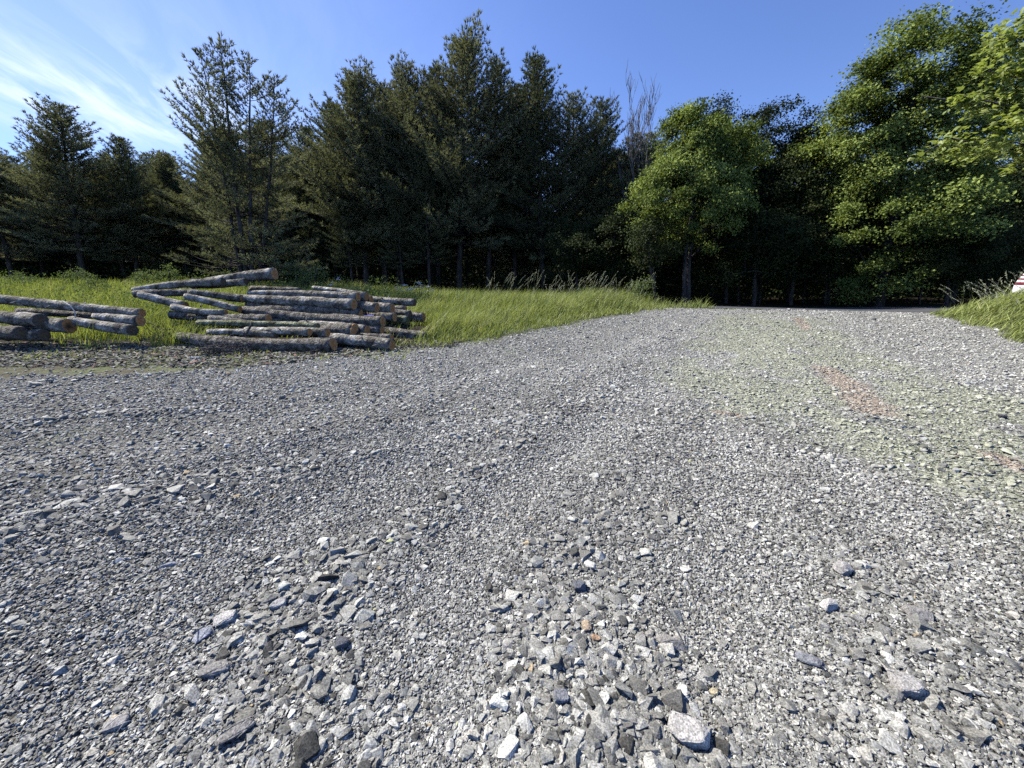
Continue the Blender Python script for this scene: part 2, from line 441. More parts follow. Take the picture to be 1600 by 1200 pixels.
def build_ground():
    th_f = np.linspace(-R(72), R(72), 760)
    th_b = np.linspace(R(72), R(288), 60)[1:-1]
    th = np.concatenate([th_f, th_b])           # angle from +Y, clockwise
    rr = np.concatenate([[0.02, 0.15, 0.3], np.geomspace(0.42, 30, 470), np.geomspace(32, 600, 40)])
    T, RR = np.meshgrid(th, rr)
    x = RR * np.sin(T); y = RR * np.cos(T)
    z = terrain(x, y)
    n = len(th); m = len(rr)
    v = np.stack([x, y, z], -1).reshape(-1, 3)
    i = np.arange(m - 1)[:, None] * n; j = np.arange(n)[None, :]; k = (j + 1) % n
    q = np.stack([i + j, i + n + j, i + n + k, i + k], -1).reshape(-1, 4)
    q = q[:, ::-1]
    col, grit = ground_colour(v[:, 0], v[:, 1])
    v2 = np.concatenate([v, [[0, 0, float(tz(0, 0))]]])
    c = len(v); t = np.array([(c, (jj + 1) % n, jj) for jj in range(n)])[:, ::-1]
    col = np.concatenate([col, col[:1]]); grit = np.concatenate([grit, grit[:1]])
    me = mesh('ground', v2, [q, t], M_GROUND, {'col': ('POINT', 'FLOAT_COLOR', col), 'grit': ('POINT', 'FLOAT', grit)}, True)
    # make sure it faces up
    if me.polygons[n * 100].normal.z < 0: me.flip_normals()
    tag(link('ground', me), 'uneven grey gravel driveway and rough grassland ground', 'ground', kind='structure')
build_ground()

def build_road():
    xs = np.concatenate([np.linspace(-45, 0, 60), np.linspace(0.4, 14, 60), np.linspace(14.5, 60, 50)])
    us = np.array([-0.05, 0.15, 1.0, 2.7, 4.4, 5.3, 5.5])
    V = []
    for x in xs:
        for u in us:
            y = float(crest(x)) + u
            V.append((x, y, float(base_z(np.array(x), np.array(y))) + (0.035 if 0 < u < 5.4 else -0.05)))
    n = len(us); m = len(xs)
    i = np.arange(m - 1)[:, None] * n; j = np.arange(n - 1)[None, :]
    q = np.stack([i + j, i + n + j, i + n + j + 1, i + j + 1], -1).reshape(-1, 4)
    me = mesh('road', V, q, M_ASPHALT)
    if me.polygons[5].normal.z < 0: me.flip_normals()
    tag(link('road', me), 'narrow paved road passing behind the driveway', 'road', kind='structure')
build_road()

# ------------------------------------------------------------------ stones
def hull_shape(k, seed, ex=(1, 1, 1)):
    """an angular broken stone: convex hull of jittered points"""
    import bmesh
    r = np.random.default_rng(seed)
    p = unit(r.normal(size=(k, 3))) * r.uniform(0.75, 1.0, (k, 1))
    p = np.sign(p) * np.abs(p) ** 0.65 * np.array(ex)
    bm = bmesh.new()
    for a in p: bm.verts.new(a)
    res = bmesh.ops.convex_hull(bm, input=bm.verts[:])
    bmesh.ops.delete(bm, geom=[g for g in res['geom_interior'] if isinstance(g, bmesh.types.BMVert)], context='VERTS')
    bmesh.ops.triangulate(bm, faces=bm.faces[:])
    bm.normal_update()
    bm.verts.index_update()
    v = np.array([q.co[:] for q in bm.verts]); f = np.array([[q.index for q in g.verts] for g in bm.faces])
    bm.free(); return v, f

PROTO_HI = [hull_shape(24, 100 + k, (1.0, r_.uniform(0.6, 0.95), r_.uniform(0.26, 0.6))) for k, r_ in ((k, np.random.default_rng(k)) for k in range(26))]
PROTO_LO = [hull_shape(13, 300 + k, (1.0, r_.uniform(0.55, 0.95), r_.uniform(0.3, 0.65))) for k, r_ in ((k, np.random.default_rng(k)) for k in range(18))]

def rotmats(rz, tx, ty):
    c, s = np.cos(rz), np.sin(rz); o = np.zeros_like(rz); l = np.ones_like(rz)
    Z = np.stack([c, -s, o, s, c, o, o, o, l], -1).reshape(-1, 3, 3)
    c, s = np.cos(tx), np.sin(tx); X = np.stack([l, o, o, o, c, -s, o, s, c], -1).reshape(-1, 3, 3)
    c, s = np.cos(ty), np.sin(ty); Y = np.stack([c, o, s, o, l, o, -s, o, c], -1).reshape(-1, 3, 3)
    return X @ Y @ Z

def stones_mesh(name, x, y, size, protos, col, sink=0.15, tilt=0.35):
    n = len(x)
    z = terrain(x, y) + size * sink
    rz = rng.uniform(0, 2 * np.pi, n); M = rotmats(rz, rng.normal(0, tilt, n), rng.normal(0, tilt, n))
    which = rng.integers(0, len(protos), n)
    V, F, C = [], [], []; off = 0
    for k, (pv, pf) in enumerate(protos):
        idx = np.nonzero(which == k)[0]
        if not len(idx): continue
        v = np.einsum('nij,vj->nvi', M[idx], pv) * size[idx][:, None, None] + np.stack([x[idx], y[idx], z[idx]], -1)[:, None, :]
        f = pf[None] + (np.arange(len(idx)) * len(pv))[:, None, None] + off
        V.append(v.reshape(-1, 3)); F.append(f.reshape(-1, 3)); C.append(np.repeat(col[idx], len(pf), 0)); off += len(idx) * len(pv)
    return mesh(name, np.concatenate(V), np.concatenate(F), M_STONE, {'col': ('FACE', 'FLOAT_COLOR', np.concatenate(C))})

def sample_polar(n, r0, r1, power):
    """points around the spot where the camera stands; density falls with distance as r^-power"""
    u = rng.uniform(0, 1, n); e = 2 - power
    r = (r0 ** e + u * (r1 ** e - r0 ** e)) ** (1 / e) if abs(e) > 1e-6 else r0 * (r1 / r0) ** u
    a = rng.uniform(-R(66), R(66), n)
    return r * np.sin(a), r * np.cos(a), r

def gravel_ok(x, y):
    nz = fbm(x * 1.3, y * 1.3, 70, 4) - 0.5; nf = fbm(x * 6.0, y * 6.0, 75, 3) - 0.5
    sf = sdpoly(x, y, FIELD) + nz * 0.9 + nf * 0.5
    sb = sdpoly(x, y, BANK) + nz * 0.5
    thin = rng.uniform(0, 1, len(x))
    return ((sf < 0.1) | ((sf < 0.9) & (thin < 0.2))) & (sb < 0.15) & (y - crest(x) < -0.05)

def stone_colours(x, y):
    n = len(x)
    t = np.clip(rng.normal(0.275, 0.10, n), 0.07, 0.6)
    t = np.where(rng.uniform(0, 1, n) < 0.05, rng.uniform(0.45, 0.6, n), t)
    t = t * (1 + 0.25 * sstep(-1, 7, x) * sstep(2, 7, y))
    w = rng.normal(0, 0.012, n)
    t = t * (1 + 0.22 * track_mask(x, y)) * (0.96 + 0.42 * sstep(1.5, 8, y + 0.15 * x))  # farther stones paler: sunlit facets seen edge-on painted in, along with dry dust
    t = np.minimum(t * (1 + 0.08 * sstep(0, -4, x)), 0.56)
    c = np.stack([t * (1.04 + w), t * (1.005), t * (0.87 - w)], -1)
    g, r = green_red(x, y)
    g = g * (rng.uniform(0, 1, n) < 0.75); r = r * (rng.uniform(0, 1, n) < 0.85)
    c = c * (1 - 0.7 * g[:, None]) + 0.7 * g[:, None] * np.array([0.38, 0.385, 0.265]) * rng.uniform(0.7, 1.25, (n, 1))
    c = c * (1 - 0.75 * r[:, None]) + 0.75 * r[:, None] * np.array([0.44, 0.345, 0.25]) * rng.uniform(0.7, 1.2, (n, 1))
    odd = rng.uniform(0, 1, n)
    c = np.where((odd < 0.0012)[:, None], np.array([0.42, 0.33, 0.2]), c)
    c = np.where((odd > 0.9992)[:, None], np.array([0.42, 0.42, 0.24]), c)
    return c

G1, G2, G3 = (0.39, 0.365, 0.325), (0.28, 0.262, 0.232), (0.49, 0.46, 0.41)
STONES = [
 (1075, 1148, 68, (1, .62, .5), (0.46, 0.43, 0.38), 'largest rounded pale granite stone at the bottom of the driveway', -0.35, 1),
 (1413, 1074, 52, (1, .75, .55), G1, 'pale speckled oval stone in the lower right gravel, smaller than the big granite one', -0.3, 2),
 (1316, 893, 27, (1, .85, .75), (0.43, 0.40, 0.355), 'round pale stone sitting alone at the edge of the smooth wheel track', 0.2, 3),
 (1295, 944, 30, (1, .7, .6), G3, 'whitish angular stone just below the round pale stone by the smooth wheel track', 0.4, 4),
 (1052, 1006, 58, (1, .42, .3), G2, 'long flat grey slab stone lying to the right of the tan stones', -0.5, 5),
 (916, 984, 21, (.75, 1, .55), (0.44, 0.34, 0.23), 'upright tan coloured stone, farther of the two tan stones', 0.1, 6),
 (932, 1000, 19, (1, .8, .6), (0.50, 0.33, 0.20), 'small orange tan stone, nearer of the two tan stones', 0.5, 7),
 (1117, 1076, 15, (1, .9, .6), (0.52, 0.44, 0.28), 'tiny yellowish stone above the largest pale granite stone', 0.3, 8),
 (445, 924, 24, (1, .9, .6), (0.58, 0.58, 0.50), 'bright cream coloured stone among the coarse grey stones on the left', 0.6, 9),
 (437, 953, 30, (1, .7, .5), G3, 'pale grey stone right below the bright cream stone', 0.3, 10),
 (355, 974, 38, (1, .62, .5), G3, 'pale tilted block of stone left of the cream stone', 0.5, 11),
 (318, 997, 34, (1, .6, .4), (0.40, 0.40, 0.40), 'pale wedge shaped stone below the tilted block', 0.9, 12),
 (334, 1058, 52, (1, .55, .28), G2, 'wide flat dark grey slab bedded in the gravel on the left', 0.6, 13),
 (372, 1150, 62, (1, .4, .3), G2, 'long narrow grey stone at the bottom edge left of centre', 0.75, 14),
 (183, 1132, 36, (1, .7, .5), G1, 'pale blunt stone in the bottom left corner', 0.5, 15),
 (262, 882, 26, (1, .45, .3), (0.38, 0.38, 0.38), 'thin pale flake of stone on the smooth left track', 0.8, 16),
 (905, 918, 27, (1, .7, .6), (0.17, 0.17, 0.175), 'dark grey block of stone above the tan stones', 0.0, 17),
 (535, 1012, 26, (1, .8, .7), (0.13, 0.13, 0.135), 'nearly black stone right of the flat slab', 0.3, 18),
 (1266, 1030, 46, (1, .4, .3), (0.22, 0.22, 0.225), 'dark flat slab stone left of the pale oval stone', -0.5, 19),
 (1564, 655, 13, (1, .7, .6), (0.10, 0.10, 0.105), 'small dark stone on the green tinted gravel at far right', 0.0, 20),
 (875, 1098, 30, (1, .7, .65), (0.24, 0.24, 0.24), 'grey flat topped stone left of the largest pale granite stone', 0.1, 21),
 (1432, 965, 44, (1, .6, .35), G2, 'broad grey stone above the pale oval stone at lower right', -0.4, 23),
 (305, 560, 16, (1, .6, .35), (0.50, 0.50, 0.46), 'flat pale stone on the chip covered dirt before the front log', 0.1, 24),
]

def clear_of_big(x, y):
    k = np.ones(len(x), bool)
    for (px, py, wpx, shape, _, _, rz, _) in STONES:
        p = gpt(px, py); s = wpx / FPX * (p[1] * cp - (p[2] - CAMH) * sp) / 2
        dx, dy = x - p[0], y - p[1]; c_, s_ = math.cos(rz), math.sin(rz)
        a, b = (dx * c_ + dy * s_) / (s * shape[0]), (-dx * s_ + dy * c_) / (s * shape[1])
        k &= (a * a + b * b) > 1.35
    return k

# grit: fine chips
x, y, r = sample_polar(150000, 0.55, 4.2, 1.55)
k = gravel_ok(x, y); x, y, r = x[k], y[k], r[k]
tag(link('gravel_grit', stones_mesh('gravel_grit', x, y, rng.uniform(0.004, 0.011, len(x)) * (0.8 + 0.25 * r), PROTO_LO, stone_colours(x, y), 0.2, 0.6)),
    'fine grey stone chips filling the gaps of the gravel', 'gravel', kind='stuff')
# gravel: broken stones, near and far
x, y, r = sample_polar(190000, 0.55, 20, 1.5)
k = gravel_ok(x, y); x, y, r = x[k], y[k], r[k]
cz = coarseness(x, y)
k = (rng.uniform(0, 1, len(x)) < (0.55 + 0.45 * cz)) & clear_of_big(x, y); x, y, r, cz = x[k], y[k], r[k], cz[k]
size = np.exp(rng.normal(np.log(0.0088), 0.52, len(x))) * (0.75 + 0.9 * cz)
size = np.clip(size, 0.006, 0.055) * (1 + 0.035 * r)
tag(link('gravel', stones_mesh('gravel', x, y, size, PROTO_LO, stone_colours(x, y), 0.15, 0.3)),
    'grey crushed stone spread over the whole driveway', 'gravel', kind='stuff')
# the same gravel farther off, where only its lighter tops and dark gaps read
x, y, r = sample_polar(170000, 4.0, 19.5, 0.9)
k = gravel_ok(x, y); x, y, r = x[k], y[k], r[k]
size = np.clip(np.exp(rng.normal(np.log(0.0130), 0.45, len(x))), 0.006, 0.038)
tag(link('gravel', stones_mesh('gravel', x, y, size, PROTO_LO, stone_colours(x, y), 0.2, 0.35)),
    'grey crushed stone on the far half of the driveway up to the road', 'gravel', kind='stuff')
# coarse gravel: the larger broken stones in windrows
x, y, r = sample_polar(26000, 0.6, 15, 1.1)
k = gravel_ok(x, y); x, y, r = x[k], y[k], r[k]
cz = coarseness(x, y)
k = (rng.uniform(0, 1, len(x)) < np.clip(cz * 1.35, 0.24, 1)) & clear_of_big(x, y); x, y = x[k], y[k]; cz = cz[k]; r = r[k]
size = np.clip(np.exp(rng.normal(np.log(0.0165), 0.45, len(x))) * (0.75 + 0.6 * cz), 0.008, 0.046)
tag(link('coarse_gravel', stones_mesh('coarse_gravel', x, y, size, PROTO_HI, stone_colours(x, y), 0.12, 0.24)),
    'larger angular broken stones lying in loose rows along the wheel tracks', 'gravel', kind='stuff')

def big_stone(px, py, wpx, shape, colr, label, rz=0.0, seed=1, cat='stone', tilt=0.1):
    p = gpt(px, py); dist = np.linalg.norm(p - np.array([0, 0, CAMH]))
    depth = (p[1] * cp - (p[2] - CAMH) * sp)
    s = wpx / FPX * depth / 2
    import bmesh
    v, f = hull_shape(22, seed, shape)
    me = mesh('stone', v * s, f, M_STONE)
    bm = bmesh.new(); bm.from_mesh(me)
    bmesh.ops.bevel(bm, geom=bm.edges[:], offset=s * 0.06, segments=1, affect='EDGES', profile=0.6)
    bmesh.ops.triangulate(bm, faces=bm.faces[:])
    bmesh.ops.subdivide_edges(bm, edges=bm.edges[:], cuts=1, use_grid_fill=True)
    bm.to_mesh(me); bm.free()
    co = np.empty(len(me.vertices) * 3, np.float32); me.vertices.foreach_get('co', co); co = co.reshape(-1, 3)
    co += (np.random.default_rng(seed).normal(0, 0.012, co.shape) * s).astype(np.float32)
    me.vertices.foreach_set('co', co.ravel())
    for a in [a for a in me.attributes if a.name == 'col']: me.attributes.remove(a)
    a = me.attributes.new('col', 'FLOAT_COLOR', 'FACE')
    a.data.foreach_set('color', np.tile(np.array([*colr, 1], np.float32), len(me.polygons)))
    me.update()
    o = link('stone', me, loc=(p[0], p[1], tz(p[0], p[1]) + s * shape[2] * 0.7))
    o.rotation_euler = (tilt, tilt * 0.5, rz)
    tag(o, label, cat, group='loose stones lying on the gravel')

for a in STONES: big_stone(*a)

# ------------------------------------------------------------------ logs
def make_log(A, B, ra, rb, bark, cuta, cutb, label, group, seed, paint=None):
    """A left end, B right end; object's local x runs along the log"""
    A = np.array(A); B = np.array(B); L = np.linalg.norm(B - A)
    r = np.random.default_rng(seed)
    m, ns = max(10, int(L / 0.1)), 20
    s = np.linspace(0, 1, m)
    th = np.linspace(0, 2 * np.pi, ns, endpoint=False)
    sag = (r.normal(0, 0.035) * np.sin(np.pi * s) * L / 3)
    sag2 = (r.normal(0, 0.03) * np.sin(np.pi * s) * L / 3)
    SS, TT = np.meshgrid(s, th, indexing='ij')
    w = 1 + 0.16 * (fbm(SS * L * 3 + seed, np.cos(TT) * 1.4 + np.sin(TT) * 3 + 5, seed, 3) - 0.5) * 2 + 0.13 * (vnoise(SS * L * 14, TT * 3.2, seed + 5) - 0.5)
    for _ in range(int(L * 1.5)):                     # branch knots
        ks, kt = r.uniform(0.05, 0.95), r.uniform(0, 6.28)
        dd = ((SS - ks) * L / 0.07) ** 2 + (np.angle(np.exp(1j * (TT - kt))) / 0.3) ** 2
        w = w + 0.2 * np.exp(-dd)
    pts = np.stack([s * L, sag, sag2], -1)
    rad = ra + (rb - ra) * s
    g = Geo(); g.tube(pts, rad, ns, cap=True, wob=w)
    # a few broken branch stubs
    for _ in range(r.integers(0, 5)):
        ks = r.uniform(0.1, 0.9); kt = r.uniform(0, 6.28); rr_ = ra + (rb - ra) * ks
        d = np.array([r.normal(0, .4), math.cos(kt), math.sin(kt)]); p0 = np.array([ks * L, 0, 0]) + d * rr_ * 0.8
        g.tube([p0, p0 + d * r.uniform(0.04, 0.11)], [0.018, 0.010], 6)
    o = link('log', g.build('log', bark, True))
    ex = unit(B - A); ez = np.array([0, 0, 1.0]) - ex * ex[2]; ez = unit(ez); ey = np.cross(ez, ex)
    M = Matrix.Identity(4)
    for k in range(3):
        M[k][0], M[k][1], M[k][2], M[k][3] = ex[k], ey[k], ez[k], A[k]
    o.matrix_world = M
    # sawn ends: slightly irregular discs 4 mm proud of the bark end
    for end, cm in ((0, cuta), (1, cutb)):
        if cm is None: continue
        rr_ = (ra if end == 0 else rb); sgn = -1 if end == 0 else 1
        wob = w[0 if end == 0 else -1]
        cut = Geo(); nn = ns
        ring = lambda k, xo: np.stack([np.full(nn, xo), 0, 0] if False else [np.full(nn, xo), np.zeros(nn), np.zeros(nn)], -1)
        # same basis as the tube: d=(1,0,0) -> a = d x z = (0,-1,0), b = d x a = (0,0,-1)
        def circ(k, xo): return np.stack([np.full(nn, xo), -np.cos(th) * rr_ * k * wob, -np.sin(th) * rr_ * k * wob], -1)
        tilt = r.uniform(-0.12, 0.12)
        V = np.concatenate([circ(0.97, -0.012 * sgn), circ(0.95, 0.004 * sgn), circ(0.5, 0.006 * sgn), [[0.006 * sgn, 0, 0]]])
        q = []
        for a_ in range(2):
            for j in range(nn):
                k2 = (j + 1) % nn; q.append((a_ * nn + j, a_ * nn + k2, (a_ + 1) * nn + k2, (a_ + 1) * nn + j))
        t = [(3 * nn, 2 * nn + j, 2 * nn + (j + 1) % nn) for j in range(nn)]
        cut.add(V, q, t)
        c = link('cut_end', cut.build('cut_end', cm), o)
        c.location = (0 if end == 0 else L, 0, 0)
    if paint:
        for (s0, s1, t0, t1, pm) in paint:
            ss = np.linspace(s0, s1, 12); tt = np.linspace(t0, t1, 9)
            P = []
            for i_, a_ in enumerate(ss):
                jit = 0.25 * (vnoise(i_ * 0.9, 3.3, seed) - 0.5)
                for b_ in tt + jit:
                    rr_ = (np.interp(a_, s, rad)) * 1.02 * np.interp(a_, s, w[:, int(b_ / (2 * np.pi) * ns) % ns]) + 0.006
                    P.append((a_ * L, np.interp(a_, s, sag) - math.cos(b_) * rr_, np.interp(a_, s, sag2) - math.sin(b_) * rr_))
            q = [(i_ * 9 + j, i_ * 9 + j + 1, (i_ + 1) * 9 + j + 1, (i_ + 1) * 9 + j) for i_ in range(11) for j in range(8)]
            link('paint_mark', mesh('paint_mark', P, np.array(q), pm, smooth=True), o)
    return tag(o, label, 'log', group)

def px_log(x0, y0, d0, x1, y1, d1, Yr, label, slope=0.27, group='logs of the main pile', cuta=M_CUTGREY, cutb=M_CUT, bark=M_LOGBARK, seed=0, paint=None, Yl=None):
    B = at(x1, y1, Yr)
    if Yl is None: Yl = Yr + slope * (x1 - x0) / FPX * 9.0
    A = at(x0, y0, Yl)
    dep = lambda p: p[1] * cp - (p[2] - CAMH) * sp
    return make_log(A, B, 0.93 * d0 / FPX * dep(A) / 2, 0.93 * d1 / FPX * dep(B) / 2, bark, cuta, cutb, label, group, seed, paint)

LOGS = [
 # x0, y0, dia0, x1, y1, dia1, Y of right end, label
 (300, 445, 12, 429, 428, 19, 10.9, 'topmost log of the pile, its thick orange end tilted up to the right', dict(slope=0.1)),
 (209, 453, 9, 349, 440, 14, 10.5, 'long pale log rising to the right, just below the topmost log', dict(slope=0.0, cutb=M_CUTGREY)),
 (300, 447, 10, 384, 440, 12, 10.8, 'short grey log end poking out right of the long pale rising log', dict(slope=0.1, cutb=M_CUTGREY)),
 (211, 459, 13, 302, 457, 11, 10.3, 'thick stub log at the left tip of the pile under the long pale rising log', dict(slope=0.0, bark=M_LOGBARK2)),
 (296, 456, 10, 380, 467, 13, 10.2, 'dark shaded log in the hollow between the rising and the sloping logs', dict(slope=0.0, bark=M_LOGBARK2)),
 (219, 461, 13, 290, 478, 14, 9.9, 'thick log sloping down to the right at the left side of the pile', dict(slope=0.0)),
 (270, 480, 12, 353, 488, 10, 9.6, 'log with peeling pale bark at the foot of the left slope of the pile', dict(slope=0.0)),
 (290, 463, 11, 375, 484, 12, 9.8, 'narrow pale log sloping down to the right in the middle of the pile', dict(slope=0.0)),
 (381, 484, 15, 598, 503, 20, 9.2, 'long dark log across the pile with a blue paint mark by its sawn end', dict(bark=M_LOGBARK2, paint=[(0.88, 0.945, 3.2, 4.9, M_BLUEPAINT)], seed=5)),
 (356, 465, 12, 553, 476, 19, 9.6, 'long straight log with a pink paint streak near its sawn end', dict(paint=[(0.62, 0.82, 2.35, 2.75, M_PINKPAINT), (0.95, 0.985, 2.2, 3.4, M_PINKPAINT)], seed=9)),
 (389, 458, 9, 560, 464, 15, 10.0, 'long log lying on top of the pink marked log, ending in a round orange cut', {}),
 (489, 449, 6, 573, 463, 14, 10.4, 'log whose orange end sits right behind the upper round orange cut', {}),
 (392, 451, 9, 470, 454, 9, 10.9, 'short dark log below the thick end of the topmost log', dict(bark=M_LOGBARK2, cutb=M_CUTGREY)),
 (560, 466, 11, 648, 473, 12, 10.9, 'grey log sticking out to the right at the back of the pile', dict(cutb=M_CUTGREY)),
 (560, 479, 11, 634, 482, 9, 10.7, 'thin reddish log just under the grey log that sticks out at the back', dict(paint=[(0.75, 0.97, 2.0, 3.3, M_PINKPAINT)])),
 (490, 472, 15, 589, 481, 17, 9.9, 'log ending right beside the pink marked log with an orange cut', {}),
 (510, 473, 15, 613, 482, 18, 10.2, 'log with a tall orange cut, right of the cut beside the pink marked log', {}),
 (540, 480, 12, 641, 491, 13, 10.5, 'dark log with a black weathered end on the right side of the pile', dict(bark=M_LOGBARK2, cutb=M_CUTGREY)),
 (500, 489, 14, 617, 496, 16, 10.0, 'log with a bright round orange cut directly below the tall orange cut', {}),
 (545, 490, 14, 637, 501, 15, 10.3, 'mossy log with a dull green grey end below the black weathered end', dict(cutb=M_CUTMOSS, bark=M_MOSSBARK)),
 (560, 486, 14, 662, 496, 16, 10.7, 'rightmost log of the pile with a dark orange end in the grass', dict(bark=M_LOGBARK2)),
 (330, 498, 14, 555, 517, 26, 8.6, 'thickest log with the largest orange cut in the middle of the front', dict(bark=M_LOGBARK2, seed=3)),
 (268, 492, 13, 420, 498, 15, 9.3, 'dark brushy log lying behind the thickest front log on the left', dict(bark=M_LOGBARK2)),
 (470, 507, 14, 574, 516, 18, 8.95, 'log with an orange cut tucked behind the largest orange cut', {}),
 (310, 504, 9, 497, 509, 10, 8.55, 'thin mossy pole resting against the thickest front log', dict(cutb=M_CUTMOSS, bark=M_MOSSBARK)),
 (385, 515, 10, 484, 519, 13, 8.25, 'slim pale log above the front log, the left of two small orange cuts', {}),
 (420, 516, 11, 512, 520, 14, 8.4, 'slim log above the front log, the right of two small orange cuts', {}),
 (278, 527, 18, 520, 539, 24, 7.95, 'long rough log at the very front of the pile with a dark orange cut', dict(bark=M_LOGBARK2, seed=8)),
 (326, 518, 9, 432, 523, 11, 8.4, 'broken pole lying just behind the long front log', dict(cutb=M_CUTGREY)),
 (500, 528, 17, 613, 539, 20, 8.2, 'short front log at the right foot of the pile beside the gravel', {}),
 (500, 522, 12, 612, 528, 13, 8.6, 'log in shade just above the right foot log, with a dull orange end', dict(bark=M_LOGBARK2)),
 (480, 505, 13, 597, 516, 14, 9.1, 'log deep in shade below the blue marked end', dict(bark=M_LOGBARK2)),
 (560, 512, 18, 668, 527, 18, 9.4, 'grey log half hidden by grass at the right foot of the pile', dict(cutb=M_CUTGREY, bark=M_LOGBARK2)),
]
for i, l in enumerate(LOGS):
    kw = dict(l[8]); kw.setdefault('seed', 20 + i)
    px_log(*l[:8], **kw)
LOGS2 = [
 (-60, 461, 17, 222, 489, 14, 9.0, 'long pale log lying over the left heap at the edge of the photo', dict(slope=0.1)),
 (-80, 493, 20, 64, 501, 22, 8.5, 'thick log of the left heap with a dark round end', dict(cutb=M_CUTGREY)),
 (-80, 520, 22, 36, 521, 22, 8.3, 'dark log at the bottom of the left heap, nearest the left edge', dict(cutb=M_CUTGREY, bark=M_LOGBARK2)),
 (-20, 520, 20, 68, 524, 20, 8.4, 'dark log at the bottom of the left heap, right of the one nearest the edge', dict(cutb=M_CUTGREY, bark=M_LOGBARK2)),
 (10, 497, 20, 107, 510, 25, 8.6, 'log of the left heap with a wide dark end rimmed in orange', dict(cutb=M_CUTRIM)),
 (112, 501, 16, 207, 516, 19, 8.5, 'log slanting down in the grass at the right of the left heap', dict(cutb=M_CUTGREY, slope=0.2)),
 (150, 494, 13, 219, 502, 18, 8.8, 'log with a bright orange cut at the right end of the left heap', {}),
 (30, 486, 11, 185, 495, 12, 9.2, 'dark log in shade right under the long pale log of the left heap', dict(bark=M_LOGBARK2, cutb=M_CUTGREY)),
]
for i, l in enumerate(LOGS2):
    kw = dict(l[8]); kw.setdefault('seed', 80 + i)
    px_log(*l[:8], group='logs of the left heap', **kw)

r_ = np.random.default_rng(55)
for k in range(11):
    xl = r_.uniform(-6.9, -6.0); L = r_.uniform(2.3, 2.9); yy = 9.5 + 0.16 * k; zz = (0.42, 0.66, 0.5, 0.8, 0.55)[k % 5] + r_.normal(0, .03)
    a = np.array([xl, yy + 0.35, zz]); b = np.array([xl + L, yy, zz + r_.normal(0, 0.05)])
    make_log(a, b, 0.11, 0.13, M_LOGBARK2, M_CUTGREY, M_CUT, 'log buried in the shaded middle of the main pile', 'logs inside the main pile', 140 + k)

# twigs and brush in front of the pile
def twig_heap(name, px, py, Y, n, spread, label, mat_=M_TWIG, seed=1, zup=0.25):
    p = at(px, py, Y); p[2] = tz(p[0], p[1])
    r = np.random.default_rng(seed); g = Geo()
    for _ in range(n):
        c = np.array([r.normal(0, spread[0]), r.normal(0, spread[1]), abs(r.normal(0, zup * 0.5))])
        d = unit(np.array([r.normal(), r.normal() * 0.7, r.normal(0, 0.35)])); L = r.uniform(0.15, 0.5)
        b = r.normal(0, 0.06, 3)
        pts = [c - d * L / 2, c + b * 0.6, c + d * L / 2]
        for q in pts: q[2] = max(q[2], 0.01)
        g.tube(pts, [0.007, 0.005, 0.002], 4)
    o = link(name, g.build(name, mat_), loc=p); return tag(o, label, 'brush')
twig_heap('brush_heap', 352, 541, 8.0, 210, (0.26, 0.14), 'tangled heap of dark twigs in front of the long front log', seed=4)
twig_heap('brush_heap', 262, 500, 9.1, 90, (0.3, 0.12), 'dead twigs heaped between the left heap and the main pile', seed=6, zup=0.4)
twig_heap('brush_heap', 495, 548, 7.7, 18, (0.2, 0.06), 'few loose sticks below the cut end of the front log', seed=7, zup=0.1)
g = Geo(); p0 = at(97, 470, 8.6); p1 = at(109, 477, 8.5); p2 = at(117, 487, 8.45); p3 = at(118, 496, 8.4)
g.tube([p0 - p3, p1 - p3, p2 - p3, p3 - p3], [0.008, 0.010, 0.010, 0.008], 6)
tag(link('peeled_stick', g.build('peeled_stick', plain('peeled_wood', (0.6, 0.57, 0.5), 0.7)), loc=p3), 'thin white peeled stick bent over the long log of the left heap', 'stick')
g = Geo(); p0 = at(385, 520, 8.2); p1 = at(394, 504, 8.1)
g.tube([p0 - p0, (p1 - p0) * .5 + np.array([.01, 0, 0]), p1 - p0], [0.028, 0.022, 0.018], 7)
tag(link('branch_stub', g.build('branch_stub', M_TWIG), loc=p0), 'short dark branch stub standing up behind the long front log', 'branch')

# ------------------------------------------------------------------ grass
def blades(name, x, y, h, w, lean, matl, tone, segs=3, leandir=None, z=None):
    n = len(x)
    z = terrain(x, y) if z is None else z
    a = rng.uniform(0, 2 * np.pi, n)
    side = np.stack([np.cos(a), np.sin(a), np.zeros(n)], -1)
    if leandir is None:
        la = rng.uniform(0, 2 * np.pi, n)
    else:
        la = leandir + rng.normal(0, 0.8, n)
    ld = np.stack([np.cos(la), np.sin(la), np.zeros(n)], -1)
    p = np.stack([x, y, z - 0.02], -1)
    V = []
    for k in range(segs):
        s = k / segs
        c = p + np.stack([np.zeros(n), np.zeros(n), h * s * (1 - 0.25 * lean * s)], -1) + ld * (h * lean * s * s)[:, None]
        ww = (w * (1 - 0.75 * s ** 1.5))[:, None]
        V += [c - side * ww / 2, c + side * ww / 2]
    V.append(p + np.stack([np.zeros(n), np.zeros(n), h * (1 - 0.25 * lean)], -1) + ld * (h * lean)[:, None])
    V = np.stack(V, 1); m = V.shape[1]
    base = (np.arange(n) * m)[:, None]
    q = np.concatenate([base + np.array([[2 * k, 2 * k + 1, 2 * k + 3, 2 * k + 2]]) for k in range(segs - 1)])
    t = base + np.array([[m - 3, m - 2, m - 1]])
    tn = np.concatenate([np.tile(tone, segs - 1), tone])
    return mesh(name, V.reshape(-1, 3), [q, t], matl, {'tone': ('FACE', 'FLOAT', tn)})

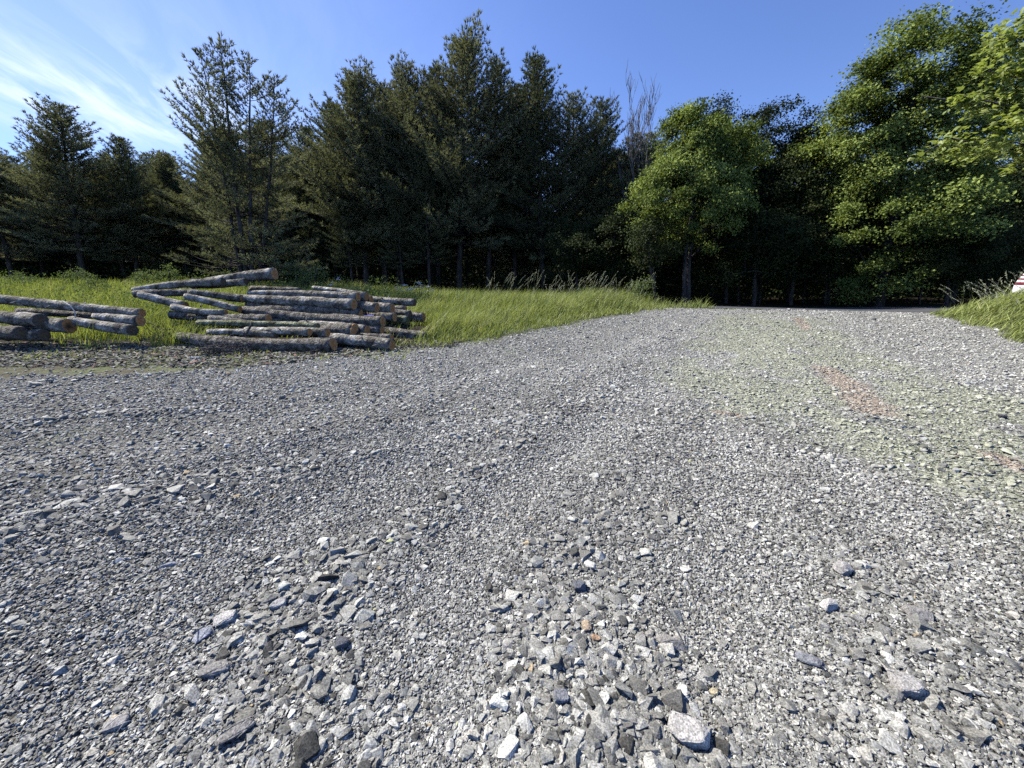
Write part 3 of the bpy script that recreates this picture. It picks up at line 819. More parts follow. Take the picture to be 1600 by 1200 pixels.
def field_mask(x, y):
    d = y - crest(x)
    nz = fbm(x * 1.3, y * 1.3, 70, 4) - 0.5; nf = fbm(x * 6.0, y * 6.0, 75, 3) - 0.5
    sf = sdpoly(x, y, FIELD) + nz * 0.9 + nf * 0.5
    return sf, d

n = 420000
x = rng.uniform(-34, 7.2, n); y = rng.uniform(7.2, 20, n)
keep = rng.uniform(0, 1, n) < np.clip(1.25 - 0.055 * np.hypot(x, y - 6), 0.25, 1); x, y = x[keep], y[keep]
sf, d = field_mask(x, y)
u = rng.uniform(0, 1, len(x))
dirt = (y < 8.6 + 0.5 * (fbm(x * .9, y * .9, 5, 3) - .5) * 2) & (x < -2.0)
patch = fbm(x * 0.55, y * 0.55, 33, 3)
tuft = fbm(x * 2.2, y * 2.2, 35, 3)
p_ = np.where(dirt, 0.22 * sstep(0.42, 0.7, tuft), np.clip(sstep(0.0, 0.5, sf), 0, 1) * (0.45 + 0.55 * sstep(0.3, 0.55, tuft)))
p_ = np.where(pile_zone(x, y), p_ * 0.05, p_)
p_ = np.maximum(p_, np.where((sf > -0.45) & (y > 8), 0.10, 0) * (tuft > 0.5))
k = (u < p_) & (d < 0.2); x, y, sf, tuft, patch, dirt = x[k], y[k], sf[k], tuft[k], patch[k], dirt[k]
h = (0.13 + 0.41 * sstep(0.2, 1.8, sf) * (0.55 + 0.9 * (patch - 0.2))) * rng.uniform(0.5, 1.45, len(x))
h = np.where(dirt, 0.09 * rng.uniform(0.5, 1.5, len(x)), h)
h = np.where(pile_zone(x, y), np.minimum(h, 0.22), h)
rise = sstep(-0.5, 3.0, x) * sstep(-3.5, -0.5, y - crest(x)); h = h * (1 + 0.25 * rise)
tone = np.clip(rng.normal(0.45, 0.25, len(x)) + 0.5 * (fbm(x * 1.1, y * 1.1, 44, 3) - 0.5), 0, 1)
tag(link('meadow_grass', blades('meadow_grass', x, y, h, rng.uniform(0.008, 0.022, len(x)), rng.uniform(0.1, 0.9, len(x)), M_GRASS, tone, leandir=0.2)),
    'tall sunlit yellow green grass of the field behind the logs', 'grass', kind='stuff')

n = 52000
x = rng.uniform(10.2, 24, n); y = rng.uniform(5, 12.8, n)
sb = sdpoly(x, y, BANK) + 0.5 * (fbm(x * 1.3, y * 1.3, 70, 4) - 0.5)
k = (sb > 0.03) & (rng.uniform(0, 1, n) < np.clip(1.3 - 0.06 * x, 0.2, 1)); x, y, sb = x[k], y[k], sb[k]
h = (0.2 + 0.34 * sstep(0, 1.2, sb)) * rng.uniform(0.5, 1.4, len(x))
tone = np.clip(rng.normal(0.5, 0.2, len(x)) + 0.5 * (fbm(x * 1.5, y * 1.5, 45, 3) - 0.5), 0, 1)
tag(link('bank_grass', blades('bank_grass', x, y, h, rng.uniform(0.009, 0.024, len(x)), rng.uniform(0.4, 1.2, len(x)), M_GRASS, tone, leandir=-0.5)),
    'long bent grass covering the bank at the right of the driveway', 'grass', kind='stuff')

def seed_grass(name, x, y, h, label, lean=0.45, ldir=0.2, tonebase=0.5):
    n = len(x); z = terrain(x, y)
    V, T, tone = [], [], []; off = 0
    for i in range(n):
        a = ldir + rng.normal(0, 0.9); L = lean * rng.uniform(0.3, 1.6)
        dx, dy = math.cos(a), math.sin(a)
        pt = lambda s: np.array([x[i] + dx * h[i] * L * s * s, y[i] + dy * h[i] * L * s * s, z[i] + h[i] * s * (1 - 0.2 * L * s)])
        w = 0.004
        P = [pt(s) for s in (0, .35, .7, 1.0)]
        sd = np.array([1, 0.2, 0]) * w
        for k in range(3):
            V += [P[k] - sd, P[k] + sd, P[k + 1]]; T.append((off, off + 1, off + 2)); off += 3; tone.append(0.25)
        for s in np.linspace(0.76, 1.0, 9):
            c = pt(s)
            for _ in range(2):
                e = unit(np.array([dx * 0.8, dy * 0.8, 1.0]) + rng.normal(0, 0.55, 3)) * rng.uniform(0.03, 0.06)
                sd2 = unit(np.cross(e, rng.normal(0, 1, 3))) * 0.006
                V += [c - sd2, c + sd2, c + e]; T.append((off, off + 1, off + 2)); off += 3; tone.append(np.clip(tonebase + rng.normal(0, 0.25), 0, 1))
    me = mesh(name, V, np.array(T), M_SEED, {'tone': ('FACE', 'FLOAT', tone)})
    return tag(link(name, me), label, 'grass', kind='stuff')

X, Yv = [], []
for (px, w, cnt, back) in ((760, 26, 40, 0.6), (795, 12, 22, 0.7), (830, 16, 20, 0.5), (868, 30, 50, 0.7), (905, 26, 50, 0.8), (935, 30, 45, 1.0), (970, 26, 36, 1.2), (985, 14, 18, 0.8)):
    for _ in range(int(cnt * rng.uniform(0.15, 0.65))):
        q = px + rng.normal(0, w * 0.5); Y = 15.6 - (q - 760) * 0.004 + rng.normal(0, 0.35)
        xx = (q - 800) / FPX * Y * 1.02; yy = min(Y, float(crest(xx)) - back * 0.3)
        X.append(xx); Yv.append(yy)
X, Yv = np.array(X), np.array(Yv)
seed_grass('seed_grass', X, Yv, rng.uniform(0.55, 1.45, len(X)), 'tall pale seed headed grass along the back edge of the field', 0.4, 0.15, 0.7)
n = 110
X = rng.uniform(11.3, 14.5, n); Yv = rng.uniform(9.3, 11.4, n)
k = sdpoly(X, Yv, BANK) > 0.25; X, Yv = X[k], Yv[k]
seed_grass('bank_seed_grass', X, Yv, rng.uniform(0.5, 0.85, len(X)), 'pale seed heads nodding out of the grass bank at right', 0.5, 2.6, 0.75)

# chips, bark scraps and low weeds on the dirt before the logs
n = 7500
x = rng.uniform(-15, -1.2, n); y = rng.uniform(6.6, 9.2, n); sf, d = field_mask(x, y)
k = sf > -0.1; x, y = x[k], y[k]; n = len(x)
a = rng.uniform(0, 2 * np.pi, n); L = rng.uniform(0.015, 0.07, n); W = rng.uniform(0.006, 0.022, n)
ux = np.stack([np.cos(a), np.sin(a), rng.normal(0, .25, n)], -1) * L[:, None]; uy = np.stack([-np.sin(a), np.cos(a), rng.normal(0, .25, n)], -1) * W[:, None]
c = np.stack([x, y, terrain(x, y) + 0.018], -1); up = np.array([0, 0, 0.008])
V = np.stack([c - ux - uy, c + ux - uy * .6, c + ux * .8 + uy, c - ux + uy * .7, c - ux - uy + up, c + ux - uy * .6 + up, c + ux * .8 + uy + up, c - ux + uy * .7 + up], 1).reshape(-1, 3)
b = (np.arange(n) * 8)[:, None]
q = np.concatenate([b + np.array([f]) for f in ((4, 5, 6, 7), (0, 1, 5, 4), (1, 2, 6, 5), (2, 3, 7, 6), (3, 0, 4, 7))])
kind_ = rng.uniform(0, 1, n)
cc = np.where((kind_ < 0.55)[:, None], np.array([0.24, 0.23, 0.19]), np.where((kind_ < 0.8)[:, None], np.array([0.10, 0.085, 0.065]), np.where((kind_ < 0.83)[:, None], np.array([0.34, 0.19, 0.14]), np.array([0.34, 0.32, 0.25])))) * rng.uniform(0.7, 1.3, (n, 1))
tag(link('bark_litter', mesh('bark_litter', V, q, M_STONE, {'col': ('FACE', 'FLOAT_COLOR', np.tile(cc, (5, 1)))})), 'scattered bark scraps and wood chips on the dirt before the logs', 'wood chips', kind='stuff')

# ------------------------------------------------------------------ trees
def needles(tp, td, tb, per, ln, wd, seed):
    """tufts at tp pointing td; tb = tone per tuft -> triangles"""
    r = np.random.default_rng(seed); n = len(tp)
    P = np.repeat(tp, per, 0); D = np.repeat(td, per, 0); B = np.repeat(tb, per)
    e = unit(D * 0.9 + unit(r.normal(size=P.shape)) * 0.75 + np.array([0, 0, 0.25]))
    L = r.uniform(ln * 0.7, ln * 1.25, len(P))[:, None]
    s = unit(np.cross(e, r.normal(size=P.shape))) * wd / 2
    V = np.stack([P - s, P + s, P + e * L + s * 0.2], 1).reshape(-1, 3)
    T = np.arange(len(P) * 3).reshape(-1, 3)
    return V, T, np.clip(B + r.normal(0, 0.08, len(P)), 0, 1)

def pine_meshes(seed, H, z0, Rm, per=7, stems=((0, 0, 0, 0),), sparse=1.0, matl=None, lowbr=0.5, upsweep=1.0, bare=0.5):
    """returns list of trunk meshes and a crown mesh (needles) ; stems: (x, y, leanx, leany)"""
    r = np.random.default_rng(seed)
    trunks, TP, TD, TB = [], [], [], []
    for si, (sx, sy, lx, ly) in enumerate(stems):
        Hs = H * (1 if si == 0 else r.uniform(0.9, 1.0))
        g = Geo()
        zz = np.linspace(-0.4, Hs, 14); tt = np.clip(zz / Hs, 0, 1)
        wx = np.cumsum(r.normal(0, 0.035, 14)); wy = np.cumsum(r.normal(0, 0.035, 14))
        cen = np.stack([sx + lx * tt + wx, sy + ly * tt + wy, zz], -1)
        r0 = 0.0125 * Hs * (1.0 if len(stems) == 1 else 0.75)
        g.tube(cen, r0 * (1 - tt) ** 0.8 * 0.95 + 0.012, 9)
        ctr = lambda z: np.array([np.interp(z, zz, cen[:, 0]), np.interp(z, zz, cen[:, 1]), z])
        z = z0
        while z < Hs - 0.1:
            t = (z - z0) / (Hs - z0)
            prof = (1 - t) ** 0.68 * (lowbr + (1 - lowbr) * min(1, t * 4)) + 0.06
            nb = r.integers(6, 9)
            a0 = r.uniform(0, 6.28)
            for b in range(nb):
                if r.uniform() > sparse: continue
                a = a0 + b * 6.28 / nb + r.normal(0, 0.25)
                L = Rm * prof * r.uniform(0.62, 1.15) * (0.85 + 0.3 * math.sin(2 * a + seed + z * 0.6))
                if L < 0.15: L = 0.15
                el = R(-6 + 40 * t * upsweep) + r.normal(0, 0.13)
                ca, sa = math.cos(a), math.sin(a)
                ss = np.linspace(0, 1, 5)
                rad_ = L * ss * math.cos(el); hz = L * (ss * math.sin(el) + (0.14 + 0.22 * t) * ss ** 2.2 - 0.08 * np.sin(np.pi * ss))
                base = ctr(z + r.uniform(-0.1, 0.1))
                pts = base + np.stack([ca * rad_, sa * rad_, hz], -1)
                g.tube(pts, 0.006 + 0.016 * L * (1 - ss) * 0.5, 4, cap=False)
                tone = r.uniform(0.2, 0.8) 
                sstart = bare * r.uniform(0.3, 0.8) * (1 - t)
                nt_ = max(3, int(L * (1 - sstart) / 0.125))
                for k in range(nt_):
                    s = sstart + (1 - sstart) * (k + r.uniform(0, 0.6)) / nt_
                    s = min(s, 1.0)
                    p = np.array([np.interp(s, ss, pts[:, j]) for j in range(3)])
                    ang = a + (1 if k % 2 else -1) * r.uniform(0.5, 1.1)
                    tl = (0.18 + 0.42 * L * (1 - s) * 0.8) * r.uniform(0.7, 1.2)
                    tl = min(tl, 1.0)
                    dv = unit(np.array([math.cos(ang), math.sin(ang), 0.25 + 0.75 * t + r.normal(0, 0.14)]))
                    m_ = max(1, int(tl / 0.12))
                    for q in range(m_):
                        f = (q + 1) / m_
                        TP.append(p + dv * tl * f + np.array([0, 0, 0.12 * tl * f * f])); TD.append(dv); TB.append(tone)
                d = unit(pts[-1] - pts[-2])
                TP.append(pts[-1]); TD.append(d); TB.append(tone); TP.append(pts[-1] + d * 0.08); TD.append(d); TB.append(tone)
            z += r.uniform(0.30, 0.52) * (1 - 0.3 * t)
        top = ctr(Hs)
        for k in range(6):
            TP.append(top + np.array([0, 0, 0.09 * k - 0.15])); TD.append(np.array([0, 0, 1.0])); TB.append(0.6)
        trunks.append(g.build('trunk', M_TRUNK, True))
    V, T, B = needles(np.array(TP), np.array(TD), np.array(TB), per, 0.20, 0.045, seed)
    crown = mesh('crown', V, T, matl or M_PINE, {'tone': ('FACE', 'FLOAT', B)})
    return trunks, crown

def leaf_quads(P, Nn, size, seed):
    r = np.random.default_rng(seed); n = len(P)
    d = unit(np.cross(Nn, r.normal(size=(n, 3)))); s = np.cross(Nn, d)
    L = (size * r.uniform(0.7, 1.25, n))[:, None]
    fold = Nn * L * 0.12
    V = np.stack([P - d * L * 0.5, P + s * L * 0.42 + fold, P + d * L * 0.55, P - s * L * 0.42 + fold], 1).reshape(-1, 3)
    b = (np.arange(n) * 4)[:, None]
    T = np.concatenate([b + np.array([[0, 1, 2]]), b + np.array([[0, 2, 3]])])
    return V, T

def broad_meshes(seed, H, cz, rx, rz, ncl=330, per=70, size=0.13, matl=None, bark=None, blob=0.5, squash=0.55, trunks=((0, 0, 0, 0),), lobes=0.3, tr=None, top_narrow=0.25, droop=0.2):
    r = np.random.default_rng(seed)
    ph = r.uniform(0, 6.28, 6)
    u = unit(r.normal(size=(ncl, 3)))
    lob = 1 + lobes * (np.sin(u[:, 0] * 3.1 + ph[0]) * np.sin(u[:, 1] * 3.3 + ph[1]) + np.sin(u[:, 2] * 4.2 + ph[2] + 2 * u[:, 0])) * 0.7
    rad = r.uniform(0.28, 1, ncl) ** 0.42 * np.clip(lob, 0.55, 1.35)
    C = u * rad[:, None]
    C[:, :2] *= (1 - top_narrow * np.clip(C[:, 2:3], -1, 1.2))
    C = C * np.array([rx, rx, rz]) + np.array([0, 0, cz])
    C = C[(C[:, 2] > 0.6)]
    C[:, 2] = np.minimum(C[:, 2], H - 0.25)
    order = np.argsort(np.linalg.norm(C - np.array([0, 0, cz * 0.55]), axis=1)); C = C[order]
    # skeleton
    tr_meshes = []
    for ti, (sx, sy, lx, ly) in enumerate(trunks):
        g = Geo()
        zz = np.linspace(-0.4, H * 0.8, 12); tt = np.clip(zz / H, 0, 1)
        cen = np.stack([sx + lx * tt + np.cumsum(r.normal(0, .04, 12)), sy + ly * tt + np.cumsum(r.normal(0, .04, 12)), zz], -1)
        r0 = tr or 0.016 * H
        g.tube(cen, r0 * (1 - tt) ** 0.9 + 0.015, 10)
        mine = C[ti::len(trunks)]
        nodes = [c for c in cen[3:]]; dep = [1.0] * len(nodes)
        arr = np.array(nodes)
        for c in mine:
            d2 = np.linalg.norm(arr - c, axis=1) + 1.2 * np.clip(arr[:, 2] - c[2] + 0.35 * np.hypot(arr[:, 0] - c[0], arr[:, 1] - c[1]) * 0.6, 0, None)
            j = int(np.argmin(d2)); p = arr[j]
            m1 = p + (c - p) * 0.4 + np.array([0, 0, 0.10]) * np.linalg.norm(c - p) + r.normal(0, 0.05, 3)
            L = np.linalg.norm(c - p); rr_ = min(0.012 + 0.02 * L, 0.09) * dep[j]
            m2 = p + (c - p) * 0.75 + np.array([0, 0, 0.06]) * L
            g.tube([p, m1, m2, c], [rr_, rr_ * 0.75, rr_ * .55, rr_ * 0.35], 5, cap=False)
            arr = np.concatenate([arr, [m1, m2, c]]); dep += [dep[j] * 0.85, dep[j] * .8, dep[j] * 0.7]
        tr_meshes.append(g.build('trunk', bark or M_TRUNK, True))
    n = len(C)
    P = np.repeat(C, per, 0)
    off = r.normal(size=P.shape) * np.array([1, 1, squash]) * blob * 0.62
    off[:, 2] -= droop * (off[:, 0] ** 2 + off[:, 1] ** 2)
    sc_ = np.repeat(r.uniform(0.65, 1.3, n), per)[:, None]
    P = P + off * sc_
    P[:, 2] = np.maximum(P[:, 2], 0.15)
    out = unit(P - np.array([0, 0, cz]))
    Nn = unit(np.array([0, 0, 0.5]) + out * 0.35 + r.normal(size=P.shape) * 0.6)
    V, T = leaf_quads(P, Nn, size, seed + 1)
    tone = np.clip(np.repeat(r.uniform(0.1, 0.9, n), per) + r.normal(0, 0.2, len(P)), 0, 1)
    crown = mesh('crown', V, T, matl or M_MAPLE, {'tone': ('FACE', 'FLOAT', np.tile(tone, 2))})
    return tr_meshes, crown

def plant_tree(name, loc, trunks, crown, label, cat, group=None, rz=0, scale=(1, 1, 1)):
    o = empty(name, loc, rz, scale)
    for t in trunks: link('trunk', t, o)
    if crown is not None: link('crown', crown, o)
    return tag(o, label, cat, group)

def gz(x, y): return float(base_z(np.array(float(x)), np.array(float(y))))

# pine kinds: built once at a nominal height
PINES = [pine_meshes(1, 14, 3.4, 4.9, lowbr=0.6), pine_meshes(2, 14, 3.0, 4.5, lowbr=0.6, matl=M_BLUEPINE), pine_meshes(3, 14, 3.4, 5.1, lowbr=0.55), pine_meshes(4, 14, 1.6, 4.6, lowbr=0.8), pine_meshes(5, 14, 3.6, 4.0, sparse=0.85, matl=M_BLUEPINE)]
PALE = pine_meshes(6, 11, 2.0, 3.0, matl=M_PALEPINE, lowbr=0.8)
CLUMP = pine_meshes(7, 13.5, 1.2, 3.8, stems=((0, 0, -0.4, 0), (-0.35, 0.2, -1.7, 0.3), (0.3, -0.1, 0.3, 0), (0.55, 0.25, 1.3, 0.2)), sparse=0.37, lowbr=1.0, bare=1.15, per=7)

def pine(kind, px, py, Y, basepx, label, rz, wide=1.0, group='pines in the front row of the wood'):
    top = at(px, py, Y); bx = (basepx - 800) / FPX * Y * 1.0
    b = at(basepx, 440, Y); z = gz(b[0], Y)
    H = top[2] - z
    ms = PINES[kind] if isinstance(kind, int) else kind
    nom = 11.5 if ms is PALE else (14.0 if ms is CLUMP else 14.75)
    s = H / nom
    o = plant_tree('pine_tree', (b[0], Y, z), ms[0], ms[1], label, 'pine tree', group, rz, (s * wide, s * wide, s))
    # lean so that the top comes out where it stands in the photo
    o.rotation_mode = 'XYZ'
    lean = math.atan2(top[0] - b[0], H)
    o.rotation_euler = (0, 0, rz)
    o.matrix_world = Matrix.Translation(o.location) @ Matrix.Rotation(max(-0.12, min(0.12, lean)), 4, 'Y') @ Matrix.Rotation(rz, 4, 'Z') @ Matrix.Diagonal((s * wide * 1.08, s * wide * 1.08, s, 1))
    return o

pine(2, -10, 215, 27, 20, 'pine at the very left edge of the photo with drooping lit boughs', 0.3, 1.2)
pine(0, 98, 148, 27, 130, 'big dark dense pine towering at the left, left of the sparse pine clump', 1.9, 1.25)
pine(1, 205, 205, 29, 215, 'smaller dark pine just right of the big dense pine at left', 2.7, 1.1)
pine(3, 268, 228, 32, 275, 'low pine peeking out behind the left boughs of the sparse pine clump', 0.9, 1.1)
pine(CLUMP, 368, 55, 18.2, 385, 'tall sparse pine clump with four bare trunks behind the log pile', 0.0, 1.0)
pine(1, 478, 188, 28, 480, 'mid height pine in the gap right of the sparse pine clump', 4.0, 1.2)
pine(2, 558, 97, 26, 572, 'broad pine leaning over at the left flank of the central pine group', 0.6, 1.1)
pine(0, 632, 82, 27, 622, 'pine of the central group just left of its tallest one', 2.2, 1.0)
pine(2, 722, 38, 26.5, 717, 'tallest pine in the middle of the central group', 3.6, 1.05)
pine(4, 772, 82, 28, 762, 'slim pine close behind the right shoulder of the tallest pine', 1.1, 1.0)
pine(1, 836, 74, 27, 850, 'pointed pine standing right of the tallest pine', 5.2, 1.0)
pine(0, 893, 138, 28, 895, 'pine between the pointed pine and the bare dead tree', 0.2, 1.0)
pine(4, 942, 142, 26.5, 935, 'open crowned pine right beside the bare dead tree', 2.9, 1.05)
pine(2, 598, 112, 28.5, 600, 'pine filling the notch right of the leaning flank pine', 5.0, 1.0)
pine(1, 682, 92, 28.5, 685, 'pine tucked against the left shoulder of the tallest pine', 0.4, 1.0)
pine(0, 802, 122, 29, 805, 'pine in the dip between the tallest pine and the pointed pine', 1.4, 1.0)
pine(PALE, 990, 205, 26, 985, 'pale olive pine behind the bare dead tree', 1.0, 1.1)
pine(1, 520, 150, 30, 525, 'pine half hidden behind the left flank of the central group', 3.0, 1.1)

# young slender pines whose bare stems show in the shade
for (px, Y, h, lab) in ((550, 24.5, 6, 'thin bare stemmed young pine left of the central trunks'), (605, 25.5, 7, 'thin bare stemmed young pine between the central trunks'), (628, 24.6, 6.5, 'slender young pine right of the second central trunk'), (672, 25, 8, 'young pine stem left of the tallest pine trunk'), (1000, 23.0, 6, 'slanting young pine stem left of the round maple')):
    b = at(px, 440, Y); s = h / 14
    plant_tree('young_pine', (b[0], Y, gz(b[0], Y)), PINES[4][0], PINES[4][1], lab, 'pine tree', 'young pines under the big ones', rng.uniform(0, 6), (s * 1.0, s * 1.0, s))

# dead bare tree
def dead_tree():
    r = np.random.default_rng(5); g = Geo()
    p = at(985, 440, 24); z = gz(p[0], 24); top = at(1022, 126, 24); H = top[2] - z
    def grow(p, d, L, rad, lvl):
        m = 6; pts = [p]
        for k in range(m):
            d = unit(d + r.normal(0, 0.07, 3) + np.array([0, 0, 0.07])); pts.append(pts[-1] + d * L / m)
        g.tube(pts, np.linspace(rad, max(rad * 0.3, 0.006), m + 1), 6 if lvl < 2 else 4)
        if lvl < 4:
            nb = [6, 5, 4, 3][lvl]
            for b in range(nb):
                k = r.integers(2, m + 1); s = k / m
                a = r.uniform(0, 6.28)
                dd = unit(d * 1.0 + np.array([math.cos(a), math.sin(a), 0.2]) * [0.26, 0.3, 0.36, .4][lvl])
                grow(pts[k], dd, L * r.uniform(0.45, 0.62), max(rad * (1 - 0.6 * s) * 0.55, 0.01), lvl + 1)
    lean = (top[0] - p[0]) / H
    grow(np.array([0, 0, -0.3]), unit(np.array([lean * 1.0, 0.02, 1.0])), H * 0.61, 0.09, 0)
    o = link('dead_tree', g.build('dead_tree', M_GREYBARK, True), loc=(p[0], 24, z))
    tag(o, 'bare dead tree with thin upright grey twigs against the sky', 'dead tree')
dead_tree()

def broad(name, ms, px, py, Y, basepx, nomH, label, cat, rz, wide=1.0, group=None, leanmax=0.2):
    top = at(px, py, Y); b = at(basepx, 440, Y); z = gz(b[0], Y); H = top[2] - z; s = H / nomH
    o = plant_tree(name, (b[0], Y, z), ms[0], ms[1], label, cat, group)
    lean = max(-leanmax, min(leanmax, math.atan2(top[0] - b[0], H)))
    o.matrix_world = Matrix.Translation((b[0], Y, z)) @ Matrix.Rotation(lean, 4, 'Y') @ Matrix.Rotation(rz, 4, 'Z') @ Matrix.Diagonal((s * wide, s * wide, s, 1))
    return o
MAPLE_A = broad_meshes(21, 8.6, 5.7, 2.9, 2.9, ncl=210, per=350, size=0.098, blob=0.40, squash=0.62, bark=M_TRUNK, trunks=((0.0, 0, -0.1, 0), (0.75, 0.4, 0.25, 0.2)), tr=0.11)
MAPLE_B = broad_meshes(22, 12.5, 7.3, 3.6, 5.2, ncl=400, per=350, size=0.098, blob=0.46, squash=0.65, bark=M_TRUNK, top_narrow=0.35, lobes=0.35)
DARK_A = broad_meshes(23, 10, 6.0, 2.6, 4.2, ncl=420, per=110, size=0.10, matl=M_DARKLEAF, lobes=0.35, blob=0.42)
DARK_B = broad_meshes(24, 10, 5.4, 3.0, 4.6, ncl=460, per=110, size=0.10, matl=M_DARKLEAF, lobes=0.3, blob=0.45)
broad('maple_tree', MAPLE_A, 1098, 168, 19.5, 1072, 8.6, 'round sunlit maple with grey trunks in the middle of the road edge', 'maple tree', 0.4, 0.88)
broad('maple_tree', MAPLE_B, 1440, 28, 19, 1385, 12.5, 'tallest sunlit maple at the right with a high bushy crown', 'maple tree', 1.0, 1.12)
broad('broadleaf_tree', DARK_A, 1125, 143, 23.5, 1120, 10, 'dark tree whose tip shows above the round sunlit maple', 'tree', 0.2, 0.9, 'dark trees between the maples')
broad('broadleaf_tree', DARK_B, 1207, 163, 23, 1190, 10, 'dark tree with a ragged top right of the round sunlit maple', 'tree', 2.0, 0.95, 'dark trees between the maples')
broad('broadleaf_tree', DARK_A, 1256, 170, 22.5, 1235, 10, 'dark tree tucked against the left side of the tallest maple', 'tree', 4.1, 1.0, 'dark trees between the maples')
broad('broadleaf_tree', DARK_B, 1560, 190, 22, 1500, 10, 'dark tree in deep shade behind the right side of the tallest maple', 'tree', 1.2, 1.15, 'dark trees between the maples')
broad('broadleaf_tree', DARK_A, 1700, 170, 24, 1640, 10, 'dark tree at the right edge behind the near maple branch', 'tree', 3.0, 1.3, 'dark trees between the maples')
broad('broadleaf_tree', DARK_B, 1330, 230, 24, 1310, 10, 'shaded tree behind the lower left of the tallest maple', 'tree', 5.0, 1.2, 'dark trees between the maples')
# leaning pair of pale trunks left of the maple
YT = broad_meshes(25, 6.0, 4.2, 1.5, 1.8, ncl=90, per=60, size=0.12, matl=M_DARKLEAF, bark=M_TRUNK, trunks=((0, 0, -0.55, 0), (0.12, 0.1, -0.1, 0.2)), tr=0.075)
broad('young_tree', YT, 1012, 330, 18.6, 1028, 6.0, 'young tree with two leaning pale stems left of the round maple', 'tree', 0.0, 1.0)
THIN = broad_meshes(26, 6.0, 4.4, 1.2, 1.7, ncl=60, per=50, size=0.12, matl=M_DARKLEAF, bark=M_TRUNK, tr=0.06)
for (px, Y, lab) in ((1160, 22, 'thin pale stem in the shade right of the round maple'), (1195, 21, 'thin stem with pale patches under the ragged topped dark tree'), (1262, 21.5, 'leaning thin stem under the dark tree by the tallest maple'), (1295, 20.5, 'thin stem left of the trunk of the tallest maple'), (1445, 21, 'thin stem right of the trunk of the tallest maple')):
    broad('young_tree', THIN, px + 4, 330, Y, px, 6.0, lab, 'tree', rng.uniform(0, 6), 1.0)

SAP = broad_meshes(27, 6.5, 3.9, 2.1, 2.5, ncl=190, per=110, size=0.10, matl=M_DARKLEAF, blob=0.42)
for (px, py, Y, lab) in ((905, 330, 23.2, 'bushy dark sapling in front of the pines, left of the slanting young pine'), (958, 312, 22.6, 'bushy dark sapling between the pines and the leaning pale stems'),
                     (1185, 300, 20.0, 'bushy dark sapling right of the trunks of the round maple'), (1240, 310, 20.4, 'bushy dark sapling below the dark tree by the tallest maple'), (1300, 315, 20.8, 'bushy dark sapling at the left foot of the tallest maple'), (1140, 330, 21.5, 'bushy dark sapling in shade behind the round maple'), (1490, 330, 17.5, 'bushy dark sapling right of the trunk of the tallest maple'), (1555, 335, 17.8, 'bushy dark sapling behind the white camper')):
    broad('sapling', SAP, px, py, Y, px, 6.5, lab, 'sapling', rng.uniform(0, 6), 1.1, 'dark saplings along the road')

# rows of trees deeper in the wood
def back_rows():
    r = np.random.default_rng(77)
    spots = []
    for Yb, n, hh in ((31, 26, 10.5), (36, 28, 11), (42, 30, 12)):
        for k in range(n):
            xx = -Yb * 2.0 + 3.7 * Yb * (k + r.uniform(0.2, 0.8)) / n
            spots.append((xx, Yb + r.uniform(-1.5, 1.5), hh * r.uniform(0.75, 1.05)))
    for (xx, yy, hh) in spots:
        px = xx / yy * FPX + 800
        z = gz(xx, yy)
        if px < 1020:
            ms = PINES[r.integers(0, 5)]; s = hh / 14
            plant_tree('pine_tree', (xx, yy, z), ms[0], ms[1], 'dark pine standing deep in the wood behind the front row', 'pine tree', 'pines deep in the wood', r.uniform(0, 6), (s * 1.35, s * 1.35, s))
        else:
            ms = (DARK_A, DARK_B)[r.integers(0, 2)]; s = hh / 10 * 0.85
            plant_tree('broadleaf_tree', (xx, yy, z), ms[0], ms[1], 'dark leafy tree standing deep in the wood behind the maples', 'tree', 'leafy trees deep in the wood', r.uniform(0, 6), (s * 1.25, s * 1.25, s))
back_rows()

# undergrowth and the far mass of the wood
def leaf_mass(name, n, fx, size, matl, label, seed):
    r = np.random.default_rng(seed)
    P = fx(r, n); Nn = unit(r.normal(size=P.shape) + np.array([0, 0, 0.8]))
    V, T = leaf_quads(P, Nn, size, seed)
    tone = np.clip(r.normal(0.35, 0.2, len(P)), 0, 1)
    return tag(link(name, mesh(name, V, T, matl, {'tone': ('FACE', 'FLOAT', np.tile(tone, 2))})), label, 'woodland' if 'far' in name else ('undergrowth' if 'under' in name else 'weeds'), kind='stuff')
def f_under(r, n):
    x = r.uniform(-48, 48, n); d = r.uniform(8, 24, n) ** 1.0; y = crest(x) + d
    hmax = 0.35 + 2.6 * fbm(x * 0.35, y * 0.35, 90, 3) ** 2 + 0.06 * d
    z = base_z(x, y) + r.uniform(0, 1, n) ** 1.4 * hmax
    return np.stack([x, y, z], -1)
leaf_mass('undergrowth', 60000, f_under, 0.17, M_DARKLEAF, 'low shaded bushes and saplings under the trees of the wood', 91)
def f_far(r, n):
    a = r.uniform(-R(86), R(84), n); rad = r.uniform(48, 56, n)
    x = rad * np.sin(a); y = rad * np.cos(a) + 2
    top = 6 + 4.5 * fbm(a * 14, rad * 0.05, 95, 3)
    z = 0.8 + r.uniform(0, 1, n) ** 0.8 * top
    lo = np.arange(n) % 3 == 0
    z = np.where(lo, base_z(x, y) + r.uniform(-0.2, 3.5, n), z)
    return np.stack([x, y, z], -1)
leaf_mass('far_woodland', 200000, f_far, 0.45, M_DARKLEAF, 'dense dark mass of the wood far behind the trees', 92)

